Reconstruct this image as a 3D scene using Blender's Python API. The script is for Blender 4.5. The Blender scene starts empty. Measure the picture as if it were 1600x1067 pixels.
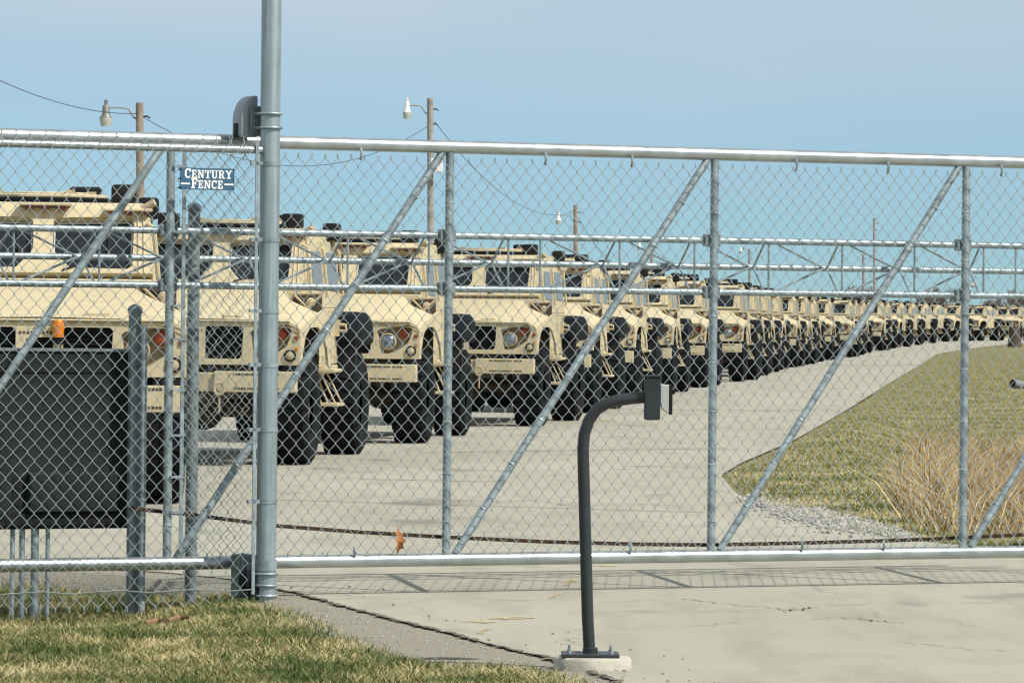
import bpy, bmesh, math, random
import numpy as np
from mathutils import Vector, Matrix

# ------------------------------------------------------------------ camera, sky, sun, exposure
random.seed(7); RNG = np.random.default_rng(7)
sc = bpy.context.scene
COL = sc.collection
F = 7500.0            # focal length in photograph pixels (1600 wide)
EYE = 1.5
ROLL = math.radians(0.57)
SUN_AZ, SUN_EL = math.radians(56), math.radians(48)      # to the right, behind the camera

cam_d = bpy.data.cameras.new('camera'); cam = bpy.data.objects.new('camera', cam_d); COL.objects.link(cam)
cam_d.sensor_width = 36; cam_d.lens = F / 1600 * 36
cam_d.shift_y = -33.5 / 1600
cam_d.clip_start = 0.5; cam_d.clip_end = 9000
cr, sr = math.cos(ROLL), math.sin(ROLL)
cam.matrix_world = Matrix(((cr, -sr, 0, 0), (0, 0, -1, 0), (sr, cr, 0, EYE), (0, 0, 0, 1)))
sc.camera = cam

w = bpy.data.worlds.new('World'); sc.world = w; w.use_nodes = True
nt = w.node_tree; nt.nodes.clear()
sky = nt.nodes.new('ShaderNodeTexSky'); sky.sky_type = 'NISHITA'; sky.sun_disc = False
sky.sun_elevation = SUN_EL; sky.sun_rotation = math.pi - SUN_AZ
sky.altitude = 300; sky.air_density = 0.75; sky.dust_density = 0.15; sky.ozone_density = 4.0
tint = nt.nodes.new('ShaderNodeMixRGB'); tint.blend_type = 'MULTIPLY'; tint.inputs[0].default_value = 1
tint.inputs[2].default_value = (0.52, 0.755, 0.92, 1)
# thin high cloud: a pale veil that thickens above the horizon, slightly uneven
wtc = nt.nodes.new('ShaderNodeTexCoord'); wsep = nt.nodes.new('ShaderNodeSeparateXYZ'); nt.links.new(wtc.outputs['Generated'], wsep.inputs[0])
wmp = nt.nodes.new('ShaderNodeMapping'); wmp.inputs['Scale'].default_value = (1, 1, 3.5); nt.links.new(wtc.outputs['Generated'], wmp.inputs[0])
wno = nt.nodes.new('ShaderNodeTexNoise'); wno.inputs['Scale'].default_value = 7; wno.inputs['Detail'].default_value = 5; nt.links.new(wmp.outputs[0], wno.inputs['Vector'])
wel = nt.nodes.new('ShaderNodeMapRange'); wel.interpolation_type = 'SMOOTHSTEP'
for k_, v_ in enumerate((0, .09, 0, .80)): wel.inputs[k_ + 1].default_value = v_
nt.links.new(wsep.outputs['Z'], wel.inputs[0])
wmu = nt.nodes.new('ShaderNodeMath'); wmu.operation = 'MULTIPLY_ADD'; wmu.inputs[1].default_value = .9; wmu.inputs[2].default_value = .55; nt.links.new(wno.outputs['Fac'], wmu.inputs[0])
wfa = nt.nodes.new('ShaderNodeMath'); wfa.operation = 'MULTIPLY'; wfa.use_clamp = True; nt.links.new(wel.outputs[0], wfa.inputs[0]); nt.links.new(wmu.outputs[0], wfa.inputs[1])
veil = nt.nodes.new('ShaderNodeMixRGB'); veil.inputs[2].default_value = (5.6, 6.2, 6.35, 1); nt.links.new(wfa.outputs[0], veil.inputs[0])
bg = nt.nodes.new('ShaderNodeBackground'); bg.inputs[1].default_value = 0.108
wo = nt.nodes.new('ShaderNodeOutputWorld')
nt.links.new(sky.outputs[0], tint.inputs[1]); nt.links.new(tint.outputs[0], veil.inputs[1]); nt.links.new(veil.outputs[0], bg.inputs[0]); nt.links.new(bg.outputs[0], wo.inputs[0])

sd = bpy.data.lights.new('sun', 'SUN'); sun = bpy.data.objects.new('sun', sd); COL.objects.link(sun)
sd.energy = 5.0; sd.angle = math.radians(0.53); sd.color = (1.0, 0.95, 0.86)
to_sun = Vector((math.sin(SUN_AZ) * math.cos(SUN_EL), -math.cos(SUN_AZ) * math.cos(SUN_EL), math.sin(SUN_EL)))
sun.rotation_euler = to_sun.to_track_quat('Z', 'Y').to_euler()
sun.location = to_sun * 60

sc.view_settings.view_transform = 'Standard'; sc.view_settings.look = 'None'
sc.view_settings.exposure = 0.05; sc.view_settings.gamma = 1; sc.view_settings.use_curve_mapping = False
sc.render.engine = 'CYCLES'
sc.cycles.use_denoising = True
sc.cycles.max_bounces = 6
sc.cycles.filter_width = 1.3

# ------------------------------------------------------------------ measuring helpers (photograph pixel -> place)
def ray(u, v):
    x, y = u - 800, v - 500
    return (x * cr + y * sr) / F, -(-x * sr + y * cr) / F
def at(u, v, Y):
    a, b = ray(u, v); return Vector((a * Y, Y, EYE + b * Y))
def G(u, v, z=0.0):
    a, b = ray(u, v); Y = (z - EYE) / b
    return Vector((a * Y, Y, z))
GTH = math.radians(25.5)
GD = Vector((math.cos(GTH), math.sin(GTH), 0)); GN = Vector((-math.sin(GTH), math.cos(GTH), 0))
G0 = Vector((-2.69, 25.2, 0))
def GP(u, v, off=0.0):                # point on the gate's plane (off: metres behind it)
    a, b = ray(u, v)
    Y = (G0.dot(GN) + off) / (a * GN.x + GN.y)
    return Vector((a * Y, Y, EYE + b * Y))
def S(u, v=550, off=0.0): return (GP(u, v, off) - G0).dot(GD)
def gp(s, z, off=0.0): p = G0 + GD * s + GN * off; return Vector((p.x, p.y, z))
def sstep(a, b, x):
    t = min(1, max(0, (x - a) / (b - a))); return t * t * (3 - 2 * t)
def zroad(Y): return 0.36 * sstep(170, 350, Y)
def lerp_tab(tab, y):
    if y <= tab[0][0]: return tab[0][1]
    for (a, b), (c, d) in zip(tab, tab[1:]):
        if y <= c: return b + (d - b) * (y - a) / (c - a)
    return tab[-1][1]

# ------------------------------------------------------------------ materials
MATS = {}
def mat(name, col, rough=0.6, metal=0.0, var=0.0, scale=8.0, bump=0.0, bscale=60.0, spec=0.5, col2=None, detail=4, trans=0):
    if name in MATS: return MATS[name]
    m = bpy.data.materials.new(name); m.use_nodes = True; MATS[name] = m
    t = m.node_tree; b = t.nodes['Principled BSDF']
    b.inputs['Base Color'].default_value = (*col, 1); b.inputs['Roughness'].default_value = rough
    b.inputs['Metallic'].default_value = metal; b.inputs['Specular IOR Level'].default_value = spec
    tc = t.nodes.new('ShaderNodeTexCoord')
    if var or col2:
        n = t.nodes.new('ShaderNodeTexNoise'); n.inputs['Scale'].default_value = scale; n.inputs['Detail'].default_value = detail
        t.links.new(tc.outputs['Object'], n.inputs['Vector'])
        r = t.nodes.new('ShaderNodeValToRGB')
        c2 = col2 or tuple(c * (1 - var) for c in col); c1 = col if col2 else tuple(min(1, c * (1 + var)) for c in col)
        r.color_ramp.elements[0].color = (*c2, 1); r.color_ramp.elements[1].color = (*c1, 1)
        r.color_ramp.elements[0].position = .32; r.color_ramp.elements[1].position = .68
        t.links.new(n.outputs['Fac'], r.inputs[0]); t.links.new(r.outputs[0], b.inputs['Base Color'])
        mr = t.nodes.new('ShaderNodeMapRange'); mr.inputs[3].default_value = max(.05, rough - .1); mr.inputs[4].default_value = min(1, rough + .1)
        t.links.new(n.outputs['Fac'], mr.inputs[0]); t.links.new(mr.outputs[0], b.inputs['Roughness'])
    if bump:
        n2 = t.nodes.new('ShaderNodeTexNoise'); n2.inputs['Scale'].default_value = bscale; n2.inputs['Detail'].default_value = 5
        t.links.new(tc.outputs['Object'], n2.inputs['Vector'])
        bp = t.nodes.new('ShaderNodeBump'); bp.inputs['Strength'].default_value = bump; bp.inputs['Distance'].default_value = .02
        t.links.new(n2.outputs['Fac'], bp.inputs['Height']); t.links.new(bp.outputs[0], b.inputs['Normal'])
    return m
def streaked(name, col, rough, metal):
    m = mat(name, col, rough, metal); t = m.node_tree; b = t.nodes['Principled BSDF']; g = t.nodes.new('ShaderNodeTexCoord')
    def lay(vec, sc_, lo, hi, p0, p1):
        mp = t.nodes.new('ShaderNodeMapping'); mp.inputs['Scale'].default_value = vec; n = t.nodes.new('ShaderNodeTexNoise'); n.inputs['Scale'].default_value = sc_; n.inputs['Detail'].default_value = 5
        t.links.new(g.outputs['Object'], mp.inputs[0]); t.links.new(mp.outputs[0], n.inputs['Vector']); r = t.nodes.new('ShaderNodeValToRGB'); e = r.color_ramp.elements
        e[0].position, e[1].position = p0, p1; e[0].color = (*[c * lo for c in col], 1); e[1].color = (*[c * hi for c in col], 1); t.links.new(n.outputs['Fac'], r.inputs[0]); return r.outputs[0]
    x = t.nodes.new('ShaderNodeMixRGB'); x.inputs[0].default_value = .4; t.links.new(lay((1, 1, .035), 60, .72, 1.2, .35, .65), x.inputs[1]); t.links.new(lay((1, 1, 1), 9, .8, 1.15, .35, .65), x.inputs[2]); t.links.new(x.outputs[0], b.inputs['Base Color'])
    return m
M_pole = streaked('streaked_galvanized_post', (.33, .39, .41), .40, .62)
def blade_mat(name, stops, rough=.7, off=-1.02, scale=2.6, amp=2.2):
    """leaf colour picked per blade, drifting over the ground in patches"""
    m = bpy.data.materials.new(name); m.use_nodes = True; MATS[name] = m
    t = m.node_tree; b = t.nodes['Principled BSDF']; b.inputs['Roughness'].default_value = rough; b.inputs['Specular IOR Level'].default_value = .2
    g = t.nodes.new('ShaderNodeNewGeometry'); n = t.nodes.new('ShaderNodeTexNoise'); n.inputs['Scale'].default_value = scale; n.inputs['Detail'].default_value = 6; n.inputs['Roughness'].default_value = .65
    t.links.new(g.outputs['Position'], n.inputs['Vector'])
    a = t.nodes.new('ShaderNodeMath'); a.operation = 'MULTIPLY_ADD'; a.inputs[1].default_value = .75
    s = t.nodes.new('ShaderNodeMath'); s.operation = 'MULTIPLY_ADD'; s.inputs[1].default_value = amp; s.inputs[2].default_value = off
    t.links.new(n.outputs['Fac'], s.inputs[0]); t.links.new(g.outputs['Random Per Island'], a.inputs[0]); t.links.new(s.outputs[0], a.inputs[2])
    r = t.nodes.new('ShaderNodeValToRGB')
    e = r.color_ramp.elements
    e[0].position, e[0].color = stops[0][0], (*stops[0][1], 1); e[1].position, e[1].color = stops[-1][0], (*stops[-1][1], 1)
    for p, c in stops[1:-1]:
        k = e.new(p); k.color = (*c, 1)
    t.links.new(a.outputs[0], r.inputs[0]); t.links.new(r.outputs[0], b.inputs['Base Color'])
    return m

M_galv = mat('galvanized_steel', (.29, .35, .375), .46, .5, .30, 14, .05, 90)
M_galvr = mat('bright_galvanized_steel', (.42, .46, .47), .34, .78, .14, 9, .03, 60)
M_wire = mat('galvanized_wire', (.41, .47, .49), .5, .4)
M_shade_steel = mat('dark_and_shaded_steel', (.17, .21, .22), .6, .2, .25, 10)  # dark steel fittings; on the posts behind the gate, shade put into the colour
def tan_paint(name, col, amt, rough):
    m = bpy.data.materials.new(name); m.use_nodes = True; t = m.node_tree; b = t.nodes['Principled BSDF']; b.inputs['Specular IOR Level'].default_value = .3
    g = t.nodes.new('ShaderNodeNewGeometry')
    def layer(sc_, vec, det, lo, hi, p0, p1):
        mp = t.nodes.new('ShaderNodeMapping'); mp.inputs['Scale'].default_value = vec; n = t.nodes.new('ShaderNodeTexNoise'); n.inputs['Scale'].default_value = sc_; n.inputs['Detail'].default_value = det
        t.links.new(g.outputs['Position'], mp.inputs[0]); t.links.new(mp.outputs[0], n.inputs['Vector'])
        r = t.nodes.new('ShaderNodeValToRGB'); e = r.color_ramp.elements; e[0].position, e[1].position = p0, p1; e[0].color = (*lo, 1); e[1].color = (*hi, 1); t.links.new(n.outputs['Fac'], r.inputs[0]); return r.outputs[0], n.outputs['Fac']
    base, f0 = layer(.35, (1, .6, 1), 5, tuple(c * (1 - amt) for c in col), tuple(c * (1 + amt * .6) for c in col), .35, .65)
    streak, f1 = layer(7, (1, 1, .25), 4, (.86, .85, .83), (1, 1, 1), .30, .46)
    spot, f2 = layer(16, (1, 1, 1), 6, (.74, .72, .69), (1, 1, 1), .27, .40)
    out = base
    for l in (streak, spot):
        x = t.nodes.new('ShaderNodeMixRGB'); x.blend_type = 'MULTIPLY'; x.inputs[0].default_value = 1; t.links.new(out, x.inputs[1]); t.links.new(l, x.inputs[2]); out = x.outputs[0]
    t.links.new(out, b.inputs['Base Color'])
    mr = t.nodes.new('ShaderNodeMapRange'); mr.inputs[3].default_value = rough - .15; mr.inputs[4].default_value = rough + .15; t.links.new(f1, mr.inputs[0]); t.links.new(mr.outputs[0], b.inputs['Roughness'])
    return m
M_tan = tan_paint('tan_military_paint', (.51, .435, .28), .08, .62)
M_tan2 = tan_paint('tan_paint_dusty', (.42, .345, .22), .14, .75)
M_under = mat('underbody_shade_brown', (.07, .052, .035), .85, 0, .35, 7)  # shade under the truck and in its hollows, put into the colour
M_black = mat('black_plastic', (.008, .009, .010), .65, spec=.25)
M_canvas = mat('black_rubber_cover', (.006, .007, .010), .7, 0, .4, 9, .3, 14, .1)
M_rubber = mat('tyre_rubber', (.009, .010, .012), .85, 0, .3, 10, .1, 60, .15)
M_glass = mat('dark_armoured_glass', (.012, .016, .020), .12, 0, 0, spec=.5)
M_sglass = mat('side_glass', (.15, .17, .19), .32)
M_lens = mat('headlight_lens', (.22, .27, .32), .18, .7, .5, 60)
M_amber = mat('amber_lens', (.56, .17, .012), .25, 0, .2, 30)
M_turn = mat('turn_signal_lens', (.30, .055, .012), .3, 0, .2, 30)
M_red = mat('red_brown_lens', (.20, .035, .015), .35)
M_seal = mat('pale_window_seal', (.55, .57, .56), .6)
M_stencil = mat('black_stencil_paint', (.04, .035, .03), .8)
M_wood = mat('weathered_pole_wood', (.26, .21, .165), .9, 0, .3, 3, .2, 30)
M_wood2 = mat('grey_pole_wood', (.27, .255, .235), .9, 0, .25, 3, .2, 30)
M_lampw = mat('white_lamp_housing', (.72, .72, .70), .4)
M_lampg = mat('grey_lamp_housing', (.20, .20, .20), .5, .3)
M_refr = mat('ribbed_lamp_refractor', (.42, .43, .38), .3)
M_cable = mat('overhead_cable', (.03, .03, .035), .7)
M_rust = mat('rusty_chain_steel', (.050, .027, .017), .85, .1, .4, 40)
M_cabinet = mat('dark_grey_cabinet_paint', (.017, .021, .021), .7, 0, .15, 5, .02, 50, .2)
M_pedestal = mat('charcoal_powder_coat', (.022, .026, .030), .42, 0, .15, 12)
M_reader = mat('light_grey_reader_shell', (.42, .43, .43), .45)
M_footing = mat('concrete_footing', (.39, .37, .315), .9, 0, .2, 14, .2, 80)
M_cover = mat('grey_roller_cover', (.27, .31, .33), .38, .2, .12, 6)
M_sign = mat('blue_sign_face', (.035, .11, .19), .45, 0, .06, 6)
M_white = mat('white_sign_paint', (.85, .85, .83), .6)
M_leaf = mat('dry_oak_leaf', (.36, .155, .05), .8, 0, .3, 60)
M_stick = mat('bark_stick', (.24, .14, .075), .9, 0, .35, 30)
M_yellow = mat('faded_orange_paint', (.58, .41, .17), .9, 0, 0, 34, 0, 60, .2, col2=(.40, .36, .26), detail=6)
M_stone = mat('pale_limestone_gravel', (.33, .32, .295), .9, 0, .45, 14)
M_tag = mat('orange_ribbon', (.75, .10, .03), .6)
M_bark = mat('bare_twigs', (.20, .165, .145), .95)
def wear(m, sc_, lo, hi):              # worn-through paint: the pavement shows where it has gone
    t = m.node_tree; g = t.nodes.new('ShaderNodeNewGeometry'); n = t.nodes.new('ShaderNodeTexNoise'); n.inputs['Scale'].default_value = sc_; n.inputs['Detail'].default_value = 6
    r = t.nodes.new('ShaderNodeMapRange'); r.inputs[1].default_value = lo; r.inputs[2].default_value = hi
    t.links.new(g.outputs['Position'], n.inputs['Vector']); t.links.new(n.outputs['Fac'], r.inputs[0]); t.links.new(r.outputs[0], t.nodes['Principled BSDF'].inputs['Alpha'])
wear(M_yellow, 22, .36, .66)
M_crack = mat('hairline_crack_dirt', (.20, .18, .15), .95)
M_gap = mat('dark_joint_dirt', (.22, .195, .155), .95, 0, 0, 9, 0, 60, .1, col2=(.07, .06, .05), detail=8)
M_culv = mat('culvert_metal', (.20, .22, .23), .6, .3)
M_stump = mat('dark_rotten_wood', (.06, .05, .035), .95, 0, .4, 4, .3, 12)

def concrete():
    m = bpy.data.materials.new('old_concrete_pavement'); m.use_nodes = True
    t = m.node_tree; b = t.nodes['Principled BSDF']; b.inputs['Roughness'].default_value = .88; b.inputs['Specular IOR Level'].default_value = .25
    g = t.nodes.new('ShaderNodeNewGeometry')
    def noise(s, d, sx=1, sy=1):
        mp = t.nodes.new('ShaderNodeMapping'); mp.inputs['Scale'].default_value = (sx, sy, 1)
        n = t.nodes.new('ShaderNodeTexNoise'); n.inputs['Scale'].default_value = s; n.inputs['Detail'].default_value = d
        t.links.new(g.outputs['Position'], mp.inputs[0]); t.links.new(mp.outputs[0], n.inputs['Vector']); return n.outputs['Fac']
    def ramp(src, p0, c0, p1, c1):
        r = t.nodes.new('ShaderNodeValToRGB'); e = r.color_ramp.elements
        e[0].position, e[0].color = p0, (*c0, 1); e[1].position, e[1].color = p1, (*c1, 1); t.links.new(src, r.inputs[0]); return r.outputs[0]
    def mul(a, c, f=1.0):
        x = t.nodes.new('ShaderNodeMixRGB'); x.blend_type = 'MULTIPLY'; x.inputs[0].default_value = f
        t.links.new(a, x.inputs[1]); t.links.new(c, x.inputs[2]); return x.outputs[0]
    base = ramp(noise(.45, 6, 1, .35), .3, (.345, .325, .262), .72, (.415, .395, .325))
    speck = ramp(noise(110, 3), .36, (.74, .74, .74), .58, (1.03, 1.03, 1.03))
    blot = ramp(noise(3, 7, 1, .22), .28, (.84, .84, .84), .52, (1, 1, 1))
    stain = ramp(noise(1.1, 5, .9, .45), .29, (.64, .65, .68), .40, (1, 1, 1))
    c = mul(mul(mul(base, speck), blot), stain)
    # hairline cracks
    vo = t.nodes.new('ShaderNodeTexVoronoi'); vo.feature = 'DISTANCE_TO_EDGE'; vo.inputs['Scale'].default_value = .33
    nz = t.nodes.new('ShaderNodeTexNoise'); nz.inputs['Scale'].default_value = 1.5; nz.inputs['Detail'].default_value = 5
    t.links.new(g.outputs['Position'], nz.inputs['Vector'])
    ad = t.nodes.new('ShaderNodeMixRGB'); ad.blend_type = 'ADD'; ad.inputs[0].default_value = .9
    t.links.new(g.outputs['Position'], ad.inputs[1]); t.links.new(nz.outputs['Color'], ad.inputs[2]); t.links.new(ad.outputs[0], vo.inputs['Vector'])
    c = mul(c, ramp(vo.outputs['Distance'], .0, (.60, .58, .55), .005, (1, 1, 1)), .7)
    t.links.new(c, b.inputs['Base Color'])
    bp = t.nodes.new('ShaderNodeBump'); bp.inputs['Strength'].default_value = .35; bp.inputs['Distance'].default_value = .004
    t.links.new(noise(140, 4), bp.inputs['Height']); t.links.new(bp.outputs[0], b.inputs['Normal'])
    return m
M_conc = concrete()
M_soil = mat('matted_grass_soil', (.25, .21, .11), .95, 0, 0, 3.0, .5, 40, .1, col2=(.11, .12, .05), detail=8)
M_dirt = mat('gravelly_dirt', (.315, .292, .24), .95, 0, 0, 45.0, .7, 90, .1, col2=(.24, .218, .175), detail=8)
M_grass = blade_mat('lawn_blades', [(.0, (.065, .10, .028)), (.3, (.125, .16, .05)), (.48, (.27, .24, .105)), (.7, (.48, .40, .21)), (1, (.58, .49, .29))], off=-1.62, scale=1.7, amp=3.2)
M_field = blade_mat('field_blades', [(.0, (.11, .135, .045)), (.3, (.19, .20, .07)), (.5, (.33, .30, .13)), (.75, (.50, .41, .22)), (1, (.60, .50, .29))], off=-1.50, scale=.7, amp=3.1)
M_reed = blade_mat('dry_reed', [(.0, (.17, .115, .055)), (.3, (.34, .25, .125)), (.65, (.50, .385, .21)), (1, (.64, .53, .33))])

# ------------------------------------------------------------------ mesh builder
ORG = {}
class MB:
    def __init__(s): s.v = []; s.f = []
    def add(s, vs, fs):
        o = len(s.v); s.v += [tuple(p) for p in vs]; s.f += [tuple(i + o for i in f) for f in fs]; return s
    def box(s, x0, x1, y0, y1, z0, z1):
        return s.add([(x0, y0, z0), (x1, y0, z0), (x1, y1, z0), (x0, y1, z0), (x0, y0, z1), (x1, y0, z1), (x1, y1, z1), (x0, y1, z1)],
                     [(3, 2, 1, 0), (4, 5, 6, 7), (0, 1, 5, 4), (1, 2, 6, 5), (2, 3, 7, 6), (3, 0, 4, 7)])
    def obox(s, c, ax, ay, az):       # oriented box: centre and three half-vectors
        c, ax, ay, az = map(Vector, (c, ax, ay, az))
        if ax.cross(ay).dot(az) < 0: ax = -ax
        vs = [c + ax * i + ay * j + az * k for k in (-1, 1) for j, i in ((-1, -1), (-1, 1), (1, 1), (1, -1))]
        return s.add(vs, [(3, 2, 1, 0), (4, 5, 6, 7), (0, 1, 5, 4), (1, 2, 6, 5), (2, 3, 7, 6), (3, 0, 4, 7)])
    def path(s, pts, r, n=8, caps=True, closed=False):
        pts = [Vector(p) for p in pts]; N = len(pts); rs = r if isinstance(r, (list, tuple)) else [r] * N
        o = len(s.v); up = None
        for i, p in enumerate(pts):
            a = pts[i - 1] if (i or closed) else p; b = pts[(i + 1) % N] if (i < N - 1 or closed) else p
            t = (b - a).normalized()
            if up is None: up = t.orthogonal().normalized()
            up = (up - t * up.dot(t)).normalized(); sd_ = t.cross(up)
            for k in range(n):
                q = 2 * math.pi * k / n; s.v.append(tuple(p + (up * math.cos(q) + sd_ * math.sin(q)) * rs[i]))
        for i in range(N if closed else N - 1):
            j = (i + 1) % N
            for k in range(n):
                l = (k + 1) % n; s.f.append((o + i * n + k, o + i * n + l, o + j * n + l, o + j * n + k))
        if caps and not closed:
            s.f.append(tuple(o + k for k in reversed(range(n)))); s.f.append(tuple(o + (N - 1) * n + k for k in range(n)))
        return s
    def tube(s, p, q, r, r2=None, n=10): return s.path([p, q], [r, r if r2 is None else r2], n)
    def lathe(s, prof, c, axis, n=24, close=True):
        c = Vector(c); ax = Vector(axis).normalized(); u = ax.orthogonal().normalized(); w_ = ax.cross(u); o = len(s.v)
        for r, h in prof:
            for k in range(n):
                q = 2 * math.pi * k / n; s.v.append(tuple(c + ax * h + (u * math.cos(q) + w_ * math.sin(q)) * r))
        for i in range(len(prof) - 1):
            for k in range(n):
                l = (k + 1) % n; s.f.append((o + i * n + k, o + i * n + l, o + (i + 1) * n + l, o + (i + 1) * n + k))
        if close:
            s.f.append(tuple(o + k for k in reversed(range(n)))); s.f.append(tuple(o + (len(prof) - 1) * n + k for k in range(n)))
        return s
    def prism(s, poly, vec):          # polygon (3-D points) swept along vec
        poly = [Vector(p) for p in poly]; vec = Vector(vec); n = len(poly)
        nr = Vector((0, 0, 0))
        for i in range(n): nr += poly[i].cross(poly[(i + 1) % n])
        if nr.dot(vec) > 0: poly.reverse()
        vs = poly + [p + vec for p in poly]
        fs = [tuple(range(n)), tuple(reversed(range(n, 2 * n)))] + [((i + 1) % n, i, i + n, (i + 1) % n + n) for i in range(n)]
        return s.add(vs, fs)
    def plate(s, outer, holes, fn, th):    # flat plate with holes; fn(a, b, depth) -> point
        bm = bmesh.new(); es = []
        for loop in [outer] + holes:
            vs = [bm.verts.new((a, b, 0)) for a, b in loop]
            es += [bm.edges.new((vs[i], vs[(i + 1) % len(vs)])) for i in range(len(vs))]
        bmesh.ops.triangle_fill(bm, use_beauty=True, edges=es)
        bm.verts.index_update(); tris = [tuple(v.index for v in f.verts) for f in bm.faces]; co = [v.co.copy() for v in bm.verts]
        bm.free(); n = len(co)
        vs = [fn(c.x, c.y, 0) for c in co] + [fn(c.x, c.y, th) for c in co]
        fs = tris + [tuple(reversed([i + n for i in t_])) for t_ in tris]
        o = 0
        for loop in [outer] + holes:
            L = len(loop); fs += [(o + i, o + (i + 1) % L, o + (i + 1) % L + n, o + i + n) for i in range(L)]; o += L
        s.add(vs, fs); s.fix = True; return s
    fix = False
    def build(s, name, m, parent=None, bevel=0, seg=1, kind=None, ang=50, label=None):
        v = np.array(s.v, dtype=np.float64)
        if parent is not None: org = ORG[parent.name]
        else: org = np.array([(v[:, 0].min() + v[:, 0].max()) / 2, (v[:, 1].min() + v[:, 1].max()) / 2, v[:, 2].min()])
        me = bpy.data.meshes.new(name); me.from_pydata((v - org).tolist(), [], s.f)
        if bevel or s.fix:
            bm = bmesh.new(); bm.from_mesh(me)
            bmesh.ops.recalc_face_normals(bm, faces=bm.faces)
            if bevel:
                ed = [e for e in bm.edges if len(e.link_faces) == 2 and e.calc_face_angle(0) > .5]
                bmesh.ops.bevel(bm, geom=ed, offset=bevel, segments=seg, affect='EDGES', clamp_overlap=True, profile=.6)
            bm.to_mesh(me); bm.free()
        me.shade_smooth(); me.set_sharp_from_angle(angle=math.radians(30 if bevel and seg == 1 and ang == 50 else ang))
        me.materials.append(m); me.update()
        o = bpy.data.objects.new(name, me); COL.objects.link(o)
        if parent is not None: o.parent = parent
        else: o.location = org
        ORG[o.name] = org
        if kind: o['kind'] = kind
        if label: o['label'] = label
        return o
def raw(name, v, f, m, parent=None, kind=None, smooth=False):
    v = np.asarray(v, dtype=np.float64)
    if parent is not None: org = ORG[parent.name]
    else: org = np.array([v[:, 0].mean(), v[:, 1].mean(), v[:, 2].min()])
    me = bpy.data.meshes.new(name); f = np.asarray(f, dtype=np.int32); k = f.shape[1]
    me.vertices.add(len(v)); me.vertices.foreach_set('co', (v - org).astype(np.float32).ravel())
    me.loops.add(f.size); me.loops.foreach_set('vertex_index', f.ravel())
    me.polygons.add(len(f)); me.polygons.foreach_set('loop_start', np.arange(0, f.size, k, dtype=np.int32))
    me.update(calc_edges=True); me.validate()
    if smooth: me.shade_smooth()
    me.materials.append(m)
    o = bpy.data.objects.new(name, me); COL.objects.link(o)
    if parent is not None: o.parent = parent
    else: o.location = org
    ORG[o.name] = org
    if kind: o['kind'] = kind
    return o
def tag(o, label, cat, group=None, kind=None):
    o['label'] = label
    if cat: o['category'] = cat
    if group: o['group'] = group
    if kind: o['kind'] = kind
    return o
def thing(name, loc, label, cat, group=None):
    o = bpy.data.objects.new(name, None); COL.objects.link(o); o.location = loc; o.empty_display_size = .2
    ORG[o.name] = np.array(loc, dtype=float); return tag(o, label, cat, group)
def copy_tree(o, parent=None):
    c = o.copy(); COL.objects.link(c); c.parent = parent
    for ch in list(o.children): copy_tree(ch, c)
    return c

# ------------------------------------------------------------------ ground, pavement, dirt
def Gt(u, v): p = G(u, v); return (p.y, p.x)
left_edge = sorted([(2, 2.0), (12, 1.2), Gt(960, 1062), Gt(905, 1043), Gt(860, 1028), Gt(780, 1010), Gt(700, 988), Gt(600, 963), Gt(520, 942), Gt(462, 925)]) \
    + [(27.0, -1.45), (27.6, -1.62), (28.3, -2.1), (28.9, -3.3), (29.3, -5.2), (29.6, -60)]
right_edge = [(2, 40), (31.6, 40), (32.0, 5.2), Gt(1600, 855), Gt(1500, 851), Gt(1410, 843), Gt(1300, 822), Gt(1200, 796), Gt(1150, 770), Gt(1126, 742),
              Gt(1160, 722), Gt(1240, 688), Gt(1320, 642), Gt(1400, 592), Gt(1450, 563), (230, 20.4), (275, 27), (330, 36), (380, 46), (430, 58)]
right_edge.sort()
rows = sorted(set([2, 6, 10, 14, 17] + list(np.arange(18.5, 34, .12)) + list(np.arange(34, 60, .8)) + list(np.arange(60, 130, 4)) + list(np.arange(130, 430, 12)) + [430]))
vs, fs = [], []; NC = 14
for Y in rows:
    xl, xr = lerp_tab(left_edge, Y), lerp_tab(right_edge, Y)
    if 18 < Y < 35: xl += random.uniform(-.012, .012); xr += random.uniform(-.03, .03)
    for k in range(NC + 1): vs.append((xl + (xr - xl) * k / NC, Y, zroad(Y)))
for i in range(len(rows) - 1):
    for k in range(NC): a = i * (NC + 1) + k; fs.append((a, a + 1, a + NC + 2, a + NC + 1))
o = raw('pavement', vs, fs, M_conc); o['kind'] = 'structure'

def zsoil(x, Y):
    dip = -.12 * sstep(-1.3, -2.3, x) * sstep(22.5, 24.5, Y) * (1 - sstep(28, 29.5, Y))
    swale = -.28 * sstep(2.8, 4.2, x - .06 * (Y - 36)) * sstep(33.5, 37, Y) * (1 - sstep(70, 110, Y))
    return zroad(Y) - .022 + dip + swale
gy = sorted(set([-60, -10, 2, 8, 14, 18] + list(np.arange(19, 50, .5)) + list(np.arange(50, 120, 3)) + list(np.arange(120, 460, 15)) + [500, 700, 1100, 1800, 3000, 6000]))
gx = sorted(set([-3000, -800, -200, -60, -20, -8] + list(np.arange(-5, 8, .25)) + [9, 11, 14, 18, 24, 32, 45, 60, 90, 200, 800, 3000]))
vs = [(x, y, zsoil(x, y)) for y in gy for x in gx]; n = len(gx)
fs = [(j * n + i, j * n + i + 1, (j + 1) * n + i + 1, (j + 1) * n + i) for j in range(len(gy) - 1) for i in range(n - 1)]
o = raw('ground', vs, fs, M_soil, smooth=True); o['kind'] = 'structure'

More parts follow.
